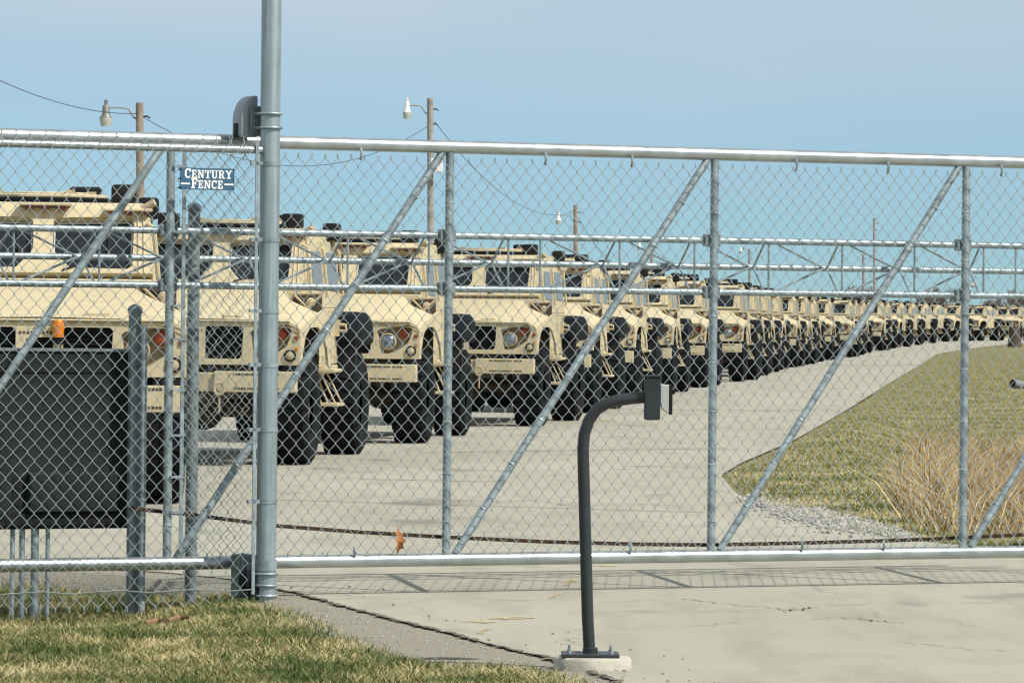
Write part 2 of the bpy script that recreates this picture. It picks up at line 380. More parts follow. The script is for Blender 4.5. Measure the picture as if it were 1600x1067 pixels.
grass_edge = sorted([(2, 1.2), (12, .7), Gt(930, 1066), Gt(868, 1046), Gt(800, 1040), Gt(700, 1037), Gt(640, 1026), Gt(590, 1008), Gt(530, 982), Gt(480, 957), Gt(440, 944)]) + [(26.2, -1.30), (26.9, -1.6), (27.7, -1.85), (28.3, -2.35), (28.9, -3.5), (29.5, -30)]
vs, fs = [], []
dr = list(np.arange(17, 29.6, .15))
for Y in dr:
    xl, xr = lerp_tab(grass_edge, Y) - .25, lerp_tab(left_edge, Y) + .05
    xl = max(xl, -8)
    for k in range(7):
        x = xl + (max(xr, xl + .01) - xl) * k / 6; vs.append((x, Y, zsoil(x, Y) + .006 if k == 0 else max(zsoil(x, Y) + .008, -.006 if k > 2 else -.013)))
for i in range(len(dr) - 1):
    for k in range(6): a = i * 7 + k; fs.append((a, a + 1, a + 8, a + 7))
o = raw('dirt_verge', vs, fs, M_dirt, smooth=True); o['kind'] = 'structure'

# dark open joint along the pavement edge
mb = MB(); pts = [(Y, lerp_tab(left_edge, Y)) for Y in np.arange(18.6, 26.6, .045)]
vs, fs = [], []
for Y, x in pts:
    wd = random.uniform(.004, .034) * (1.3 if Y < 21.5 else 1); j = random.uniform(-.02, .02)
    vs += [(x - wd + j, Y, .0045), (x + wd * .6 + j, Y, .0045)]
fs = [(2 * i, 2 * i + 1, 2 * i + 3, 2 * i + 2) for i in range(len(pts) - 1)]
o = raw('pavement_joint', vs, fs, M_gap); o['kind'] = 'structure'

# sprayed survey marks on the pavement
def mark(pix, wd):
    pts = [G(u, v, .005) for u, v in pix]; vs, fs = [], []
    fine = []
    for a, b in zip(pts, pts[1:]):
        for k in range(5): fine.append(a.lerp(b, k / 5))
    fine.append(pts[-1])
    for i, p in enumerate(fine):
        d = (fine[min(i + 1, len(fine) - 1)] - fine[max(i - 1, 0)]).normalized(); sd_ = Vector((-d.y, d.x, 0)) * wd * random.uniform(.7, 1.15)
        vs += [p - sd_, p + sd_]
    fs = [(2 * i, 2 * i + 1, 2 * i + 3, 2 * i + 2) for i in range(len(fine) - 1)]
    o = raw('survey_mark', vs, fs, M_yellow); o['kind'] = 'structure'
mark([(738, 971), (762, 969)], .10); mark([(772, 966), (802, 964), (826, 963)], .09); mark([(748, 989), (757, 983), (766, 979)], .018)
mark([(862, 934), (868, 929), (874, 925)], .02); mark([(884, 913), (890, 908), (898, 904)], .025); mark([(928, 883), (936, 882)], .15); mark([(932, 658), (940, 656)], .3)

# thin saw-cut joints across the far pavement
def joint(a, b, wd):
    p, q = G(*a, .004), G(*b, .004); d = (q - p).normalized(); s_ = Vector((-d.y, d.x, 0)) * wd
    o = raw('slab_joint', [p - s_, p + s_, q + s_, q - s_], [(0, 1, 2, 3)], M_gap); o['kind'] = 'structure'
joint((560, 748), (780, 752), .03); joint((700, 706), (1135, 700), .03); joint((1290, 571), (1440, 570), .25); joint((430, 780), (1100, 800), .02); joint((1000, 640), (1300, 640), .04)

def crack(pix, wd):
    pts = [G(u, v, .0042) for u, v in pix]; fine = []
    for a, b in zip(pts, pts[1:]):
        for k in range(8): fine.append(a.lerp(b, k / 8) + Vector((random.gauss(0, .012), random.gauss(0, .05), 0)))
    vs = []
    for p in fine: h = wd * random.uniform(.3, 1.3); vs += [p - Vector((h * .5, h, 0)), p + Vector((h * .5, h, 0))]
    o = raw('pavement_crack', vs, [(2 * i, 2 * i + 1, 2 * i + 3, 2 * i + 2) for i in range(len(fine) - 1)], M_crack); o['kind'] = 'structure'
crack([(1060, 934), (1130, 941), (1200, 949), (1262, 952)], .007); crack([(1222, 955), (1250, 951), (1280, 947)], .009); crack([(1310, 964), (1360, 968), (1420, 972)], .006); crack([(1400, 1000), (1500, 1012), (1600, 1018)], .005)
crack([(430, 868), (520, 862), (640, 866)], .008); crack([(820, 780), (900, 790), (1000, 786), (1080, 792)], .012)

# ------------------------------------------------------------------ grass, reeds, gravel
def blades(name, P, h, wd, lean, m, label, cat):
    P = np.asarray(P); N = len(P)
    hh = h[0] + (h[1] - h[0]) * RNG.random(N) ** 1.4; az = RNG.random(N) * 2 * np.pi; l = lean * (.3 + RNG.random(N)) * hh
    dx, dy = np.cos(az) * l, np.sin(az) * l; fa = RNG.random(N) * np.pi; ww = wd * (.6 + .8 * RNG.random(N))
    sx, sy = np.cos(fa) * ww, np.sin(fa) * ww * .6
    z = P[:, 2]
    v = np.zeros((N, 5, 3))
    v[:, 0] = np.stack([P[:, 0] - sx, P[:, 1] - sy, z - .01], 1); v[:, 1] = np.stack([P[:, 0] + sx, P[:, 1] + sy, z - .01], 1)
    v[:, 2] = np.stack([P[:, 0] + sx * .7 + dx * .35, P[:, 1] + sy * .7 + dy * .35, z + hh * .6], 1)
    v[:, 3] = np.stack([P[:, 0] - sx * .7 + dx * .35, P[:, 1] - sy * .7 + dy * .35, z + hh * .6], 1)
    v[:, 4] = np.stack([P[:, 0] + dx, P[:, 1] + dy, z + hh], 1)
    b = (np.arange(N) * 5)[:, None]
    f = np.concatenate([b + [[0, 1, 2]], b + [[0, 2, 3]], b + [[3, 2, 4]]])
    o = raw(name, v.reshape(-1, 3), f, m); return tag(o, label, cat, kind='stuff')
P = []
while len(P) < 150000:
    Y = 18.6 + (29.2 - 18.6) * random.random() ** 1.25; x = random.uniform(-.125, .03) * Y
    e = lerp_tab(grass_edge, Y) - x
    if e < 0 or (e < .3 and random.random() > e / .3 + .08): continue
    cl = math.sin(x * 5.1 + Y * 2.3) * math.sin(x * 2.2 - Y * 3.7)
    if cl < -.45 and random.random() < .55: continue
    P.append((x, Y, zsoil(x, Y)))
blades('lawn_grass', P, (.012, .06), .0030, 1.3, M_grass, 'short mixed green and straw lawn grass in front of the chain link fence', 'grass')
P = []
while len(P) < 230000:
    Y = 33 + (230 - 33) * random.random() ** 2.6; x = random.uniform(.035, .125) * Y
    e = x - lerp_tab(right_edge, Y)
    if e < .03 or (e < .5 and random.random() > e / .5 + .15): continue
    if Y < 39.5 and e < .55 and random.random() < .85: continue
    P.append((x, Y, zsoil(x, Y)))
blades('field_grass', P, (.010, .038), .0048, 1.5, M_field, 'patchy green and tan field grass on the island beyond the gate', 'grass')
P = []
while len(P) < 19000:
    a = random.gauss(0, 1); b = random.gauss(0, 1); Y = 40.5 + a * 2.8 + b * .3; x = 4.6 + b * .65 + a * .25
    if x < 3.05 + (Y - 36) * .06 + .12 * math.sin(Y * 3) or x < lerp_tab(right_edge, Y) + .4 or Y < 34.8: continue
    P.append((x, Y, zsoil(x, Y)))
Q = []
while len(Q) < 9000:
    Y = random.uniform(40, 62); x = Y * (.088 + abs(random.gauss(0, .016))) + .25 * math.sin(Y * 1.7)
    if x / Y > .125: continue
    Q.append((x, Y, zsoil(x, Y)))
P = Q + P
blades('dry_reeds', P[:27700], (.14, .55), .0045, 1.3, M_reed, 'tangled clump of tall dry straw coloured reeds beyond the gate', 'reeds')
blades('reed_stalks', P[27700:28000], (.4, .8), .0035, .25, M_reed, 'tall upright dry stalks rising out of the reed clump', 'reeds')
P = []
while len(P) < 2500:
    Y = 60 + 130 * random.random(); x = random.uniform(.085, .125) * Y
    if x < lerp_tab(right_edge, Y) + 1.2: continue
    P.append((x, Y, zsoil(x, Y)))
blades('rough_dry_grass', P, (.04, .11), .006, 1.3, M_reed, 'rough tan dry grass strip far back on the island', 'grass')

def stones(name, pts, sizes, label):
    ico = bmesh.new(); bmesh.ops.create_icosphere(ico, subdivisions=1, radius=1); base = np.array([v.co for v in ico.verts]); fc = np.array([[v.index for v in f.verts] for f in ico.faces]); ico.free()
    V, Fc = [], []
    for (x, y, z), s in zip(pts, sizes):
        j = base * (1 + RNG.uniform(-.25, .25, (len(base), 1))) * np.array([RNG.uniform(.7, 1.3), RNG.uniform(.7, 1.3), RNG.uniform(.4, .7)]) * s
        a = RNG.random() * 6.28; R = np.array([[math.cos(a), -math.sin(a), 0], [math.sin(a), math.cos(a), 0], [0, 0, 1]])
        Fc.append(fc + len(V) * len(base)); V.append(j @ R.T + [x, y, z + s * .2])
    o = raw(name, np.concatenate(V), np.concatenate(Fc), M_stone); return tag(o, label, 'gravel', kind='stuff')
pts, sz = [], []
while len(pts) < 4200:
    u = random.uniform(1165, 1430); t_ = (u - 1165) / 265; v = 783 + t_ * 57 + random.gauss(0, 1) * (3 + 7 * math.sin(math.pi * min(1, t_ + .1))) - 6
    p = G(u, v, 0); pts.append((p.x + random.gauss(0, .03), p.y, .004 if p.x < lerp_tab(right_edge, p.y) else zsoil(p.x, p.y))); sz.append(random.uniform(.008, .022))
stones('limestone_gravel', pts, sz, 'pale crushed stone spilled along the island edge beyond the gate')
pts, sz = [], []
while len(pts) < 420:
    Y = random.uniform(19, 27); a, b = lerp_tab(grass_edge, Y), lerp_tab(left_edge, Y); x = random.uniform(a - .1, b + .02)
    pts.append((x, Y, -.006)); sz.append(random.uniform(.003, .009))
for k in range(60):
    Y = random.uniform(19, 27); x = lerp_tab(left_edge, Y) + abs(random.gauss(0, .5)); pts.append((x, Y, .004)); sz.append(random.uniform(.004, .010))
stones('verge_pebbles', pts, sz, 'small scattered pebbles on the dirt strip beside the pavement')

# ------------------------------------------------------------------ armoured truck (front faces -y, origin under the front axle)
TR = thing('armored_truck', (0, 0, 0), '', 'truck', 'tan armored trucks parked in one long column')
HALF = 1.15
def half(z): return .92 if z < 1.6 else .92 - .08 * (z - 1.6) / .8
# fascia
def fx(a, b, d): return (a, -1.02 + d, b)
outer = [(-HALF, 1.02), (HALF, 1.02), (HALF, 1.36), (1.12, 1.42), (1.03, 1.455), (.0, 1.475), (-1.03, 1.455), (-1.12, 1.42), (-HALF, 1.36)]
def mir(l): return [(-a, b) for a, b in reversed(l)]
gr_h = [(.185, 1.08), (.53, 1.08), (.56, 1.11), (.575, 1.38), (.55, 1.405), (.205, 1.405), (.185, 1.385)]
pod_h = [(.655, 1.085), (.76, 1.075), (.84, 1.11), (.985, 1.21), (1.03, 1.33), (1.025, 1.40), (.99, 1.425), (.64, 1.375), (.61, 1.35)]
low_h = [(1.01 + .06 * math.cos(q), 1.115 + .06 * math.sin(q)) for q in [2 * math.pi * k / 14 for k in range(14)]]
cen_h = [(-.10, 1.08), (.10, 1.08), (.115, 1.10), (.105, 1.31), (.08, 1.325), (-.08, 1.325), (-.105, 1.31), (-.115, 1.10)]
pod_h = [(a + .03, b) for a, b in pod_h]
MB().plate(outer, [gr_h, mir(gr_h), pod_h, mir(pod_h), cen_h], fx, .03).build('fascia', M_tan, TR)
b = MB(); b.box(-.6, .6, -.93, -.90, 1.04, 1.44)
for k in range(9):
    z = 1.09 + k * .036; b.box(-.57, .57, -.965, -.945, z, z + .012)
b.build('grille', M_black, TR)
for sx in (1, -1):
    hl = pod_h if sx > 0 else mir(pod_h)
    # recess walls and back
    n = len(hl); vs = [fx(a, c, .02) for a, c in hl] + [fx(sx * .85 + (a - sx * .85) * .9, 1.25 + (c - 1.25) * .9, .13) for a, c in hl]
    m = MB(); m.add(vs, [(i, (i + 1) % n, (i + 1) % n + n, i + n) for i in range(n)] + [tuple(range(n, 2 * n))]); m.fix = True
    rec = m.build('headlight_recess', M_tan2, TR)
    h = MB().lathe([(.10, .02), (.102, -.06), (.09, -.075), (.085, -.06)], (sx * .765, -.93, 1.225), (0, 1, 0), 20).build('headlight', M_tan2, TR)
    MB().lathe([(.087, -.055), (.07, -.075), (.04, -.085), (.005, -.088)], (sx * .765, -.93, 1.225), (0, 1, 0), 20).build('lens', M_lens, h)
    tsg = MB().lathe([(.08, .02), (.08, -.03), (.07, -.04), (.066, -.02)], (sx * .955, -.93, 1.325), (0, 1, 0), 18).build('turn_signal', M_tan2, TR)
    MB().lathe([(.064, -.02), (.055, -.045), (.03, -.055), (.005, -.058)], (sx * .955, -.93, 1.325), (0, 1, 0), 18).build('amber_lens', M_turn, tsg)
    m = MB().lathe([(.062, 0), (.062, -.018), (.05, -.018), (.05, 0)], (sx * 1.05, -1.021, 1.115), (0, 1, 0), 18)
    bl = m.build('blackout_light', M_black, TR)
    MB().lathe([(.048, 0), (.045, -.012), (.02, -.025), (.004, -.026)], (sx * 1.05, -1.021, 1.115), (0, 1, 0), 16).build('lens', M_tan2, bl)
    MB().box(*sorted((sx * 1.10, sx * 1.13)), -1.028, -1.018, 1.17, 1.20).build('marker_lamp', M_amber, TR)
    MB().box(*sorted((sx * 1.09, sx * 1.125)), -1.035, -1.018, 1.27, 1.31).build('tie_down', M_red, TR)
# front lip over the fascia
MB().prism([(-1.06, -1.05, 1.458), (1.06, -1.05, 1.458), (1.06, -.98, 1.49), (-1.06, -.98, 1.49)], (0, .05, .014)).build('hood_lip', M_tan, TR, .006)
# hood shell
secs = []
for y, zc, wf, ws, zs, zo in [(-1.03, 1.475, .70, 1.02, 1.44, 1.34), (-.9, 1.515, .72, 1.04, 1.475, 1.37), (-.5, 1.60, .73, 1.02, 1.54, 1.42), (0, 1.68, .74, .99, 1.60, 1.46), (.5, 1.745, .73, .90, 1.64, 1.49), (.88, 1.782, .72, .79, 1.67, 1.47)]:
    pr = [(-HALF, zo), (-1.13, zo + .05), (-ws, zs), (-wf, zc - .012), (-wf + .06, zc), (0, zc + .01), (wf - .06, zc), (wf, zc - .012), (ws, zs), (1.13, zo + .05), (HALF, zo)]
    secs.append([(x, y, z) for x, z in pr])
n = len(secs[0]); m = MB(); m.add([p for s_ in secs for p in s_] + [(x, y, z - .04) for s_ in secs for x, y, z in s_],
    [(i * n + k, i * n + k + 1, (i + 1) * n + k + 1, (i + 1) * n + k) for i in range(len(secs) - 1) for k in range(n - 1)] +
    [(len(secs) * n + i * n + k, len(secs) * n + (i + 1) * n + k, len(secs) * n + (i + 1) * n + k + 1, len(secs) * n + i * n + k + 1) for i in range(len(secs) - 1) for k in range(n - 1)])
m.fix = True
hood = m.build('hood', M_tan, TR, ang=24)
for sx in (1, -1): MB().box(sx * .45 - .1, sx * .45 + .1, -.98, -.94, 1.49, 1.515).build('hood_latch', M_tan, hood)
m = MB(); 
for sx in (-1, 1): m.box(sx * .5 - .012, sx * .5 + .012, -.6, .8, 1.60, 1.76)
# fender skirts with wheel arches
for sx in (1, -1):
    ar = [(.80, 1.0), (.76, 1.18), (.58, 1.34), (.3, 1.405), (-.3, 1.395), (-.62, 1.31), (-.80, 1.14), (-.84, 1.02)]
    poly = [(-1.0, 1.02), (-1.0, 1.38), (-.5, 1.46), (0, 1.50), (.5, 1.56), (.95, 1.60), (.95, .98)] + ar
    pp = [(sx * (1.122 + (.05 * sstep(.3, .95, y) * sstep(1.6, 1.0, z))), y, z) for y, z in poly]
    MB().prism(pp, (sx * .028, 0, 0)).build('front_fender', M_tan, TR)
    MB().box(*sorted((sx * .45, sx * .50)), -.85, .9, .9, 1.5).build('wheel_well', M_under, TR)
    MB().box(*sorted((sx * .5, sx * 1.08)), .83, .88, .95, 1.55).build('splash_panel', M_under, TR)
# cowl with dark boxes coloured as shaded recesses and mirror bracket
MB().box(-.90, .90, .9, 1.06, 1.0, 1.80).build('cowl', M_tan, TR, .012)
for sx in (1, -1):
    MB().box(*sorted((sx * .80, sx * 1.10)), .89, .94, 1.44, 1.745).build('cowl_recess_dark', M_under, TR)
    m = MB(); m.path([(sx * .82, .84, 1.735), (sx * .97, .78, 1.60), (sx * 1.11, .82, 1.735)], .015, 6); m.path([(sx * .97, .78, 1.60), (sx * 1.02, .84, 1.46)], .02, 6); m.path([(sx * .80, .86, 1.745), (sx * 1.12, .84, 1.75)], .013, 6)
    m.build('mirror_bracket', M_tan2, TR)
    MB().lathe([(.045, -.02), (.05, 0), (.03, .015)], (sx * 1.0, .80, 1.66), (0, -1, 0), 10).build('bracket_cap', M_tan2, TR)
    m = MB(); m.path([(sx * .92, 1.1, 1.52), (sx * 1.04, 1.05, 1.53), (sx * 1.12, 1.05, 1.56)], .022, 6); m.build('door_hinge', M_canvas, TR)
# cab
prof = [(1.02, .92), (1.02, 1.80), (1.32, 2.36), (1.5, 2.44), (3.45, 2.44), (3.72, 2.28), (3.72, .92)]
pts3 = []
for y, z in prof: pts3 += [(-half(z), y, z), (half(z), y, z)]
# extra waist points keep the side creased at the belt line
n = len(prof); m = MB()
L = [(-half(z), y, z) for y, z in prof]; R_ = [(half(z), y, z) for y, z in prof]
wl = [(-.92, 1.02, 1.6), (-.92, 3.72, 1.6)]; wr = [(.92, 1.02, 1.6), (.92, 3.72, 1.6)]
vs = L + R_ + wl + wr; a, c = 2 * n, 2 * n + 2
m.add(vs, [(i, i + n, i + 1 + n, i + 1) for i in range(n - 1) if i not in (0, n - 2)] + [(0, n, c, a), (a, c, n + 1, 1), (n - 2, 2 * n - 2, c + 1, a + 1), (a + 1, c + 1, 2 * n - 1, n - 1), (n - 1, 2 * n - 1, n, 0),
           (0, a, a + 1, n - 1), (a, 1, 2, 3, 4, 5, a + 1), (n, 2 * n - 1, c + 1, c), (c, c + 1, n + 5, n + 4, n + 3, n + 2, n + 1)]); m.fix = True
cab = m.build('cab', M_tan, TR, .02, 2)
wt = Vector((0, .30, .56)).normalized(); wn = Vector((0, -.56, .30)).normalized()   # windscreen slope
def wp(x, t, d): p = Vector((x, 1.02, 1.80)) + wt * t + wn * d; return (x, p.y, p.z)
fl_o = [(-.905, .0), (.905, .0), (.85, .61), (-.85, .61)]
pane = [(.22, .05), (.69, .04), (.735, .07), (.75, .50), (.72, .535), (.12, .52), (.085, .49), (.08, .24), (.10, .19)]
MB().plate(fl_o, [pane, mir(pane)], lambda a, b, d: wp(a, b, .105 - d), .105).build('windscreen_frame', M_tan, TR)
for sx in (1, -1):
    pl = pane if sx > 0 else mir(pane)
    g = MB().prism([wp(x, t, .012) for x, t in pl], tuple(wn * .006)).build('windscreen', M_glass, TR)
    cxm = sum(p[0] for p in pl) / len(pl); ct = sum(p[1] for p in pl) / len(pl)
    MB().path([wp(cxm + (x - cxm) * .965, ct + (t - ct) * .95, .022) for x, t in pl], .006, 5, closed=True).build('window_seal', M_seal, g)
MB().path([wp(.16, .02, .115), wp(.38, .10, .10), wp(.55, .28, .045)], .008, 5).path([wp(.55, .18, .035), wp(.53, .44, .035)], .011, 5).build('wiper', M_black, TR)
MB().path([wp(-.62, .02, .115), wp(-.4, .10, .10), wp(-.2, .28, .045)], .008, 5).path([wp(-.2, .18, .035), wp(-.22, .44, .035)], .011, 5).build('wiper', M_black, TR)
# visors with marker lamps under them
for x0, x1, z in ((-.20, .23, 2.405), (.50, .90, 2.365), (-.90, -.50, 2.365)):
    v_ = MB().box(x0, x1, 1.10, 1.42, z, z + .022).build('visor', M_tan, TR, .005)
    for k in range(3): xx = x0 + .05 + k * (x1 - x0 - .16) / 2; MB().box(xx, xx + .06, 1.18, 1.26, z - .035, z - .001).build('marker_lamp', M_red, v_)
# doors, side windows, handles
for sx in (1, -1):
    for y0, y1 in ((1.22, 2.30), (2.36, 3.5)):
        def side(y, z, d): return (sx * (half(z) + d), y, z)
        d1 = [(y0, 1.0), (y1, 1.0), (y1, 1.6), (y0, 1.6)]; d2 = [(y0, 1.6), (y1, 1.6), (y1, 2.32), (y0 + .16, 2.32)]
        m = MB(); m.prism([side(y, z, .0) for y, z in d1], (sx * .035, 0, 0)); m.prism([side(y, z, .0) for y, z in d2], (sx * .035, 0, .003))
        dr_ = m.build('door', M_tan, TR, .008)
        wn_ = [(y0 + .22, 1.80), (y1 - .14, 1.78), (y1 - .14, 2.20), (y0 + .30, 2.20), (y0 + .20, 2.0)]
        MB().prism([side(y, z, .033) for y, z in wn_], (sx * .012, 0, .004)).build('side_window', M_sglass, dr_)
        MB().path([side(y1 - .3, 1.45, .05), side(y1 - .3, 1.45, .10), side(y1 - .12, 1.45, .10), side(y1 - .12, 1.45, .05)], .014, 6).build('handle', M_tan2, dr_)
        m = MB()
        for yy in np.linspace(y0 + .08, y1 - .08, 5): m.box(*sorted((sx * (.92 + .033), sx * (.92 + .046))), yy, yy + .03, 1.05, 1.10).box(*sorted((sx * (.92 + .033), sx * (.92 + .044))), yy, yy + .025, 1.55, 1.58)
        m.build('door_bolts', M_tan2, dr_, kind='stuff')
    # vertical grab rails and pillar ribs
    for yy in (1.12, 2.33, 3.58):
        MB().path([(sx * half(1.70), yy, 1.70), (sx * (half(1.75) + .06), yy, 1.74), (sx * (half(2.25) + .06), yy, 2.23), (sx * half(2.27), yy, 2.27)], .016, 6).build('grab_rail', M_tan, TR)
    # front corner ribs beside the windscreen
    m = MB()
    for xx in (.79, .835): MB().path([wp(sx * xx, .0, .11), wp(sx * (xx - .01), .56, .11)], .009, 5).build('pillar_rib', M_tan, TR)
    # stowage on the rear pillar: brown straps and small fittings
    m = MB().box(*sorted((sx * .74, sx * .87)), 3.74, 3.86, 1.55, 2.2).box(*sorted((sx * .58, sx * .72)), 3.74, 3.9, 1.7, 2.34)
    m.build('stowage_bin', M_tan2, TR, .01)
# roof: hatch ring, hatch, covers, antenna bases
oc = lambda r, z, y=2.45: [(r * math.cos(math.pi / 8 + k * math.pi / 4), y + r * math.sin(math.pi / 8 + k * math.pi / 4), z) for k in range(8)]
MB().prism(oc(.66, 2.43), (0, 0, .055)).build('hatch_ring', M_canvas, TR, .008)
MB().prism(oc(.58, 2.488), (0, 0, .035)).prism(oc(.40, 2.523), (0, 0, .02)).build('roof_hatch', M_tan, TR, .01)
for k in range(4): a_ = k * 1.57 + .5; MB().box(.45 * math.cos(a_) - .04, .45 * math.cos(a_) + .04, 2.45 + .45 * math.sin(a_) - .04, 2.45 + .45 * math.sin(a_) + .04, 2.52, 2.56).build('hatch_latch', M_tan2, TR)
MB().box(.56, .77, 1.62, 1.86, 2.44, 2.60).build('lamp_cover', M_black, TR, .03, 2)
MB().box(-.77, -.56, 1.62, 1.86, 2.44, 2.60).build('lamp_cover', M_black, TR, .03, 2)
MB().box(-.35, .05, 3.2, 3.5, 2.44, 2.56).build('roof_pack', M_canvas, TR, .03, 2)
MB().box(.20, .48, 3.25, 3.45, 2.44, 2.62).build('jammer_box', M_black, TR, .02)
for sx in (1, -1):
    e = MB().box(*sorted((sx * .80, sx * .98)), 3.05, 3.3, 2.34, 2.53).build('antenna_cover', M_black, TR, .035, 2)
    MB().path([(sx * .80, 3.2, 2.2), (sx * .9, 3.18, 2.26), (sx * .9, 3.18, 2.35)], .03, 8).path([(sx * .80, 3.45, 2.1), (sx * .92, 3.4, 2.2), (sx * .88, 3.28, 2.35)], .014, 6).build('cover_bracket', M_tan2, TR)
    for k in range(3): MB().tube((sx * .80, 1.44 + .1 * k, 2.38), (sx * (.92), 1.40 + .1 * k, 2.45), .03, n=8).build('smoke_tube', M_tan2, TR)
# bumper, winch, hooks, stencil blocks
MB().box(.30, 1.13, -1.16, -1.02, .745, .955).build('bumper', M_tan, TR, .008)
MB().box(-1.13, -.30, -1.16, -1.02, .745, .955).build('bumper', M_tan, TR, .008)
w_ = MB().box(-.297, .297, -1.12, -1.0, .75, .94).build('winch_plate', M_tan2, TR, .008)
MB().lathe([(.045, -.14), (.06, -.14), (.06, -.12), (.035, -.12), (.035, .12), (.06, .12), (.06, .14), (.045, .14)], (0, -1.12, .86), (1, 0, 0), 14).build('winch_drum', M_under, w_)
for sx in (1, -1):
    MB().path([(sx * .36 + .05 * math.cos(q), -1.20, .78 + .06 * math.sin(q)) for q in [2 * math.pi * k / 12 for k in range(12)]], .016, 6, closed=True).build('shackle', M_tan2, TR)
    MB().path([(sx * .36, -1.18, .70), (sx * .36, -1.17, .60), (sx * .355, -1.16, .54)], .013, 6).build('strap_end', M_tan2, TR)
    m = MB()
    x = .50
    while x < .98:
        d = random.choice((.012, .018, .022)); 
        if random.random() < .8:
            for zz in (.915, .772): m.box(sx * (x + d / 2) - d / 2, sx * (x + d / 2) + d / 2, -1.1625, -1.1603, zz, zz + .022)
        x += d + .008
    m.build('stencil_mark', M_stencil, TR, kind='stuff')
# emblem strokes on the nose
m = MB()
for k in range(11): x = -.15 + k * .03; m.box(x - .009, x + .009, -1.0245, -1.0205, 1.352 + .004 * (k % 2), 1.372)
m.path([(-.05 + .02 * k, -1.022, 1.392 + .02 * math.sin(math.pi * k / 5)) for k in range(6)], .004, 4); m.build('nose_emblem', M_stencil, TR, kind='stuff')
# underside
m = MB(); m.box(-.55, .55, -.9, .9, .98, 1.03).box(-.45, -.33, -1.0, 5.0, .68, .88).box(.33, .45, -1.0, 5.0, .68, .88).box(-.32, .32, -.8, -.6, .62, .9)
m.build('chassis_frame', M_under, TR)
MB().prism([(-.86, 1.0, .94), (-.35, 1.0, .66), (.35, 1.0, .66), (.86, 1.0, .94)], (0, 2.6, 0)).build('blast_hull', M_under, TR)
for y in (0, 3.94):
    m = MB().tube((-.75, y, .555), (.75, y, .555), .085, n=10).lathe([(.08, -.2), (.2, -.1), (.22, 0), (.2, .1), (.08, .2)], (.0, y, .55), (0, 1, 0), 14).path([(-.7, y + .1, .6), (-.3, y + .2, .95)], .05, 6).path([(.7, y + .1, .6), (.3, y + .2, .95)], .05, 6)
    m.build('axle', M_under, TR)
# wheels
def wheel(sx, y):
    cx = sx * .95; RW = .555
    prof_ = [(.26, -.16), (.33, -.20), (.46, -.21), (.50, -.20), (.535, -.16), (.541, 0), (.535, .16), (.50, .20), (.46, .21), (.33, .20), (.26, .16)]
    wh = MB().lathe([(.27, -.14), (.27, .12), (.24, .11), (.22, .02), (.14, .01), (.12, .07), (.08, .10), (.02, .105)], (cx, y, RW), (sx, 0, 0), 24, close=True).build('wheel', M_tan2, TR)
    t = MB().lathe(prof_, (cx, y, RW), (1, 0, 0), 40, close=False)
    for k in range(26):
        for j, side_ in enumerate((-1, 1)):
            q = 2 * math.pi * (k + .5 * j) / 26; rad = Vector((0, math.cos(q), math.sin(q))); tn = Vector((0, -math.sin(q), math.cos(q)))
            t.obox(Vector((cx + side_ * .09, y, RW)) + rad * .536, Vector((.08, 0, 0)) + tn * .022 * side_, tn * .044, rad * .016)
            t.obox(Vector((cx + side_ * .18, y, RW)) + rad * .515, Vector((.022, 0, 0)) - rad * .028, tn * .042, rad * .014)
    t.build('tyre', M_rubber, wh)
    return wh
for y in (0, 3.94):
    for sx in (1, -1): wheel(sx, y)
# steps below the doors
for sx in (1, -1):
    st = MB().box(*sorted((sx * .86, sx * 1.17)), 1.45, 2.05, .925, .96).box(*sorted((sx * .86, sx * 1.06)), 1.5, 2.0, .96, 1.0).build('step', M_tan, TR, .006)
    for y in (1.5, 2.0):
        MB().path([(sx * .88, y, .92), (sx * .91, y, .86), (sx * 1.02, y, .60)], .012, 6).build('ladder_rail', M_tan, st)
        MB().path([(sx * 1.00, y, .92), (sx * 1.04, y, .86), (sx * 1.17, y, .60)], .012, 6).build('ladder_rail', M_tan, st)
    MB().box(*sorted((sx * 1.0, sx * 1.20)), 1.47, 2.03, .565, .60).build('tread', M_tan, st, .005)
    MB().box(*sorted((sx * .78, sx * .965)), 1.04, 3.6, .90, .99).build('sill', M_tan, TR, .01)
    # rear mud guard: soft black, arched
    arch = [(3.10, 1.20), (3.12, 1.40), (3.24, 1.52), (3.5, 1.57), (4.3, 1.565), (4.6, 1.50), (4.74, 1.35), (4.76, 1.20)]
    MB().prism([(sx * .87, y, z) for y, z in arch], (sx * .30, 0, 0)).build('rear_mudguard', M_canvas, TR, .09, 3)
    MB().box(*sorted((sx * .5, sx * 1.16)), 3.2, 3.3, .90, 1.21).build('dark_gap_panel', M_black, TR)  # black panel standing in for the shade between mudguard and tyre
    m = MB().path([(sx * .92, 3.05, 1.36), (sx * 1.08, 3.0, 1.36), (sx * 1.08, 3.0, 1.42), (sx * .92, 3.05, 1.44)], .018, 6).box(*sorted((sx * .90, sx * 1.0)), 2.98, 3.08, 1.30, 1.48)
    m.build('guard_latch', M_tan, TR)
# cargo deck
MB().box(-.80, .80, 3.75, 5.15, .92, 1.36).build('cargo_deck', M_tan, TR, .015)
MB().box(-.62, .62, 3.80, 4.3, 1.37, 1.80).build('stowage_box', M_tan2, TR, .015)
MB().box(-1.05, 1.05, 5.152, 5.26, .74, .92).build('rear_bumper', M_tan2, TR, .01)

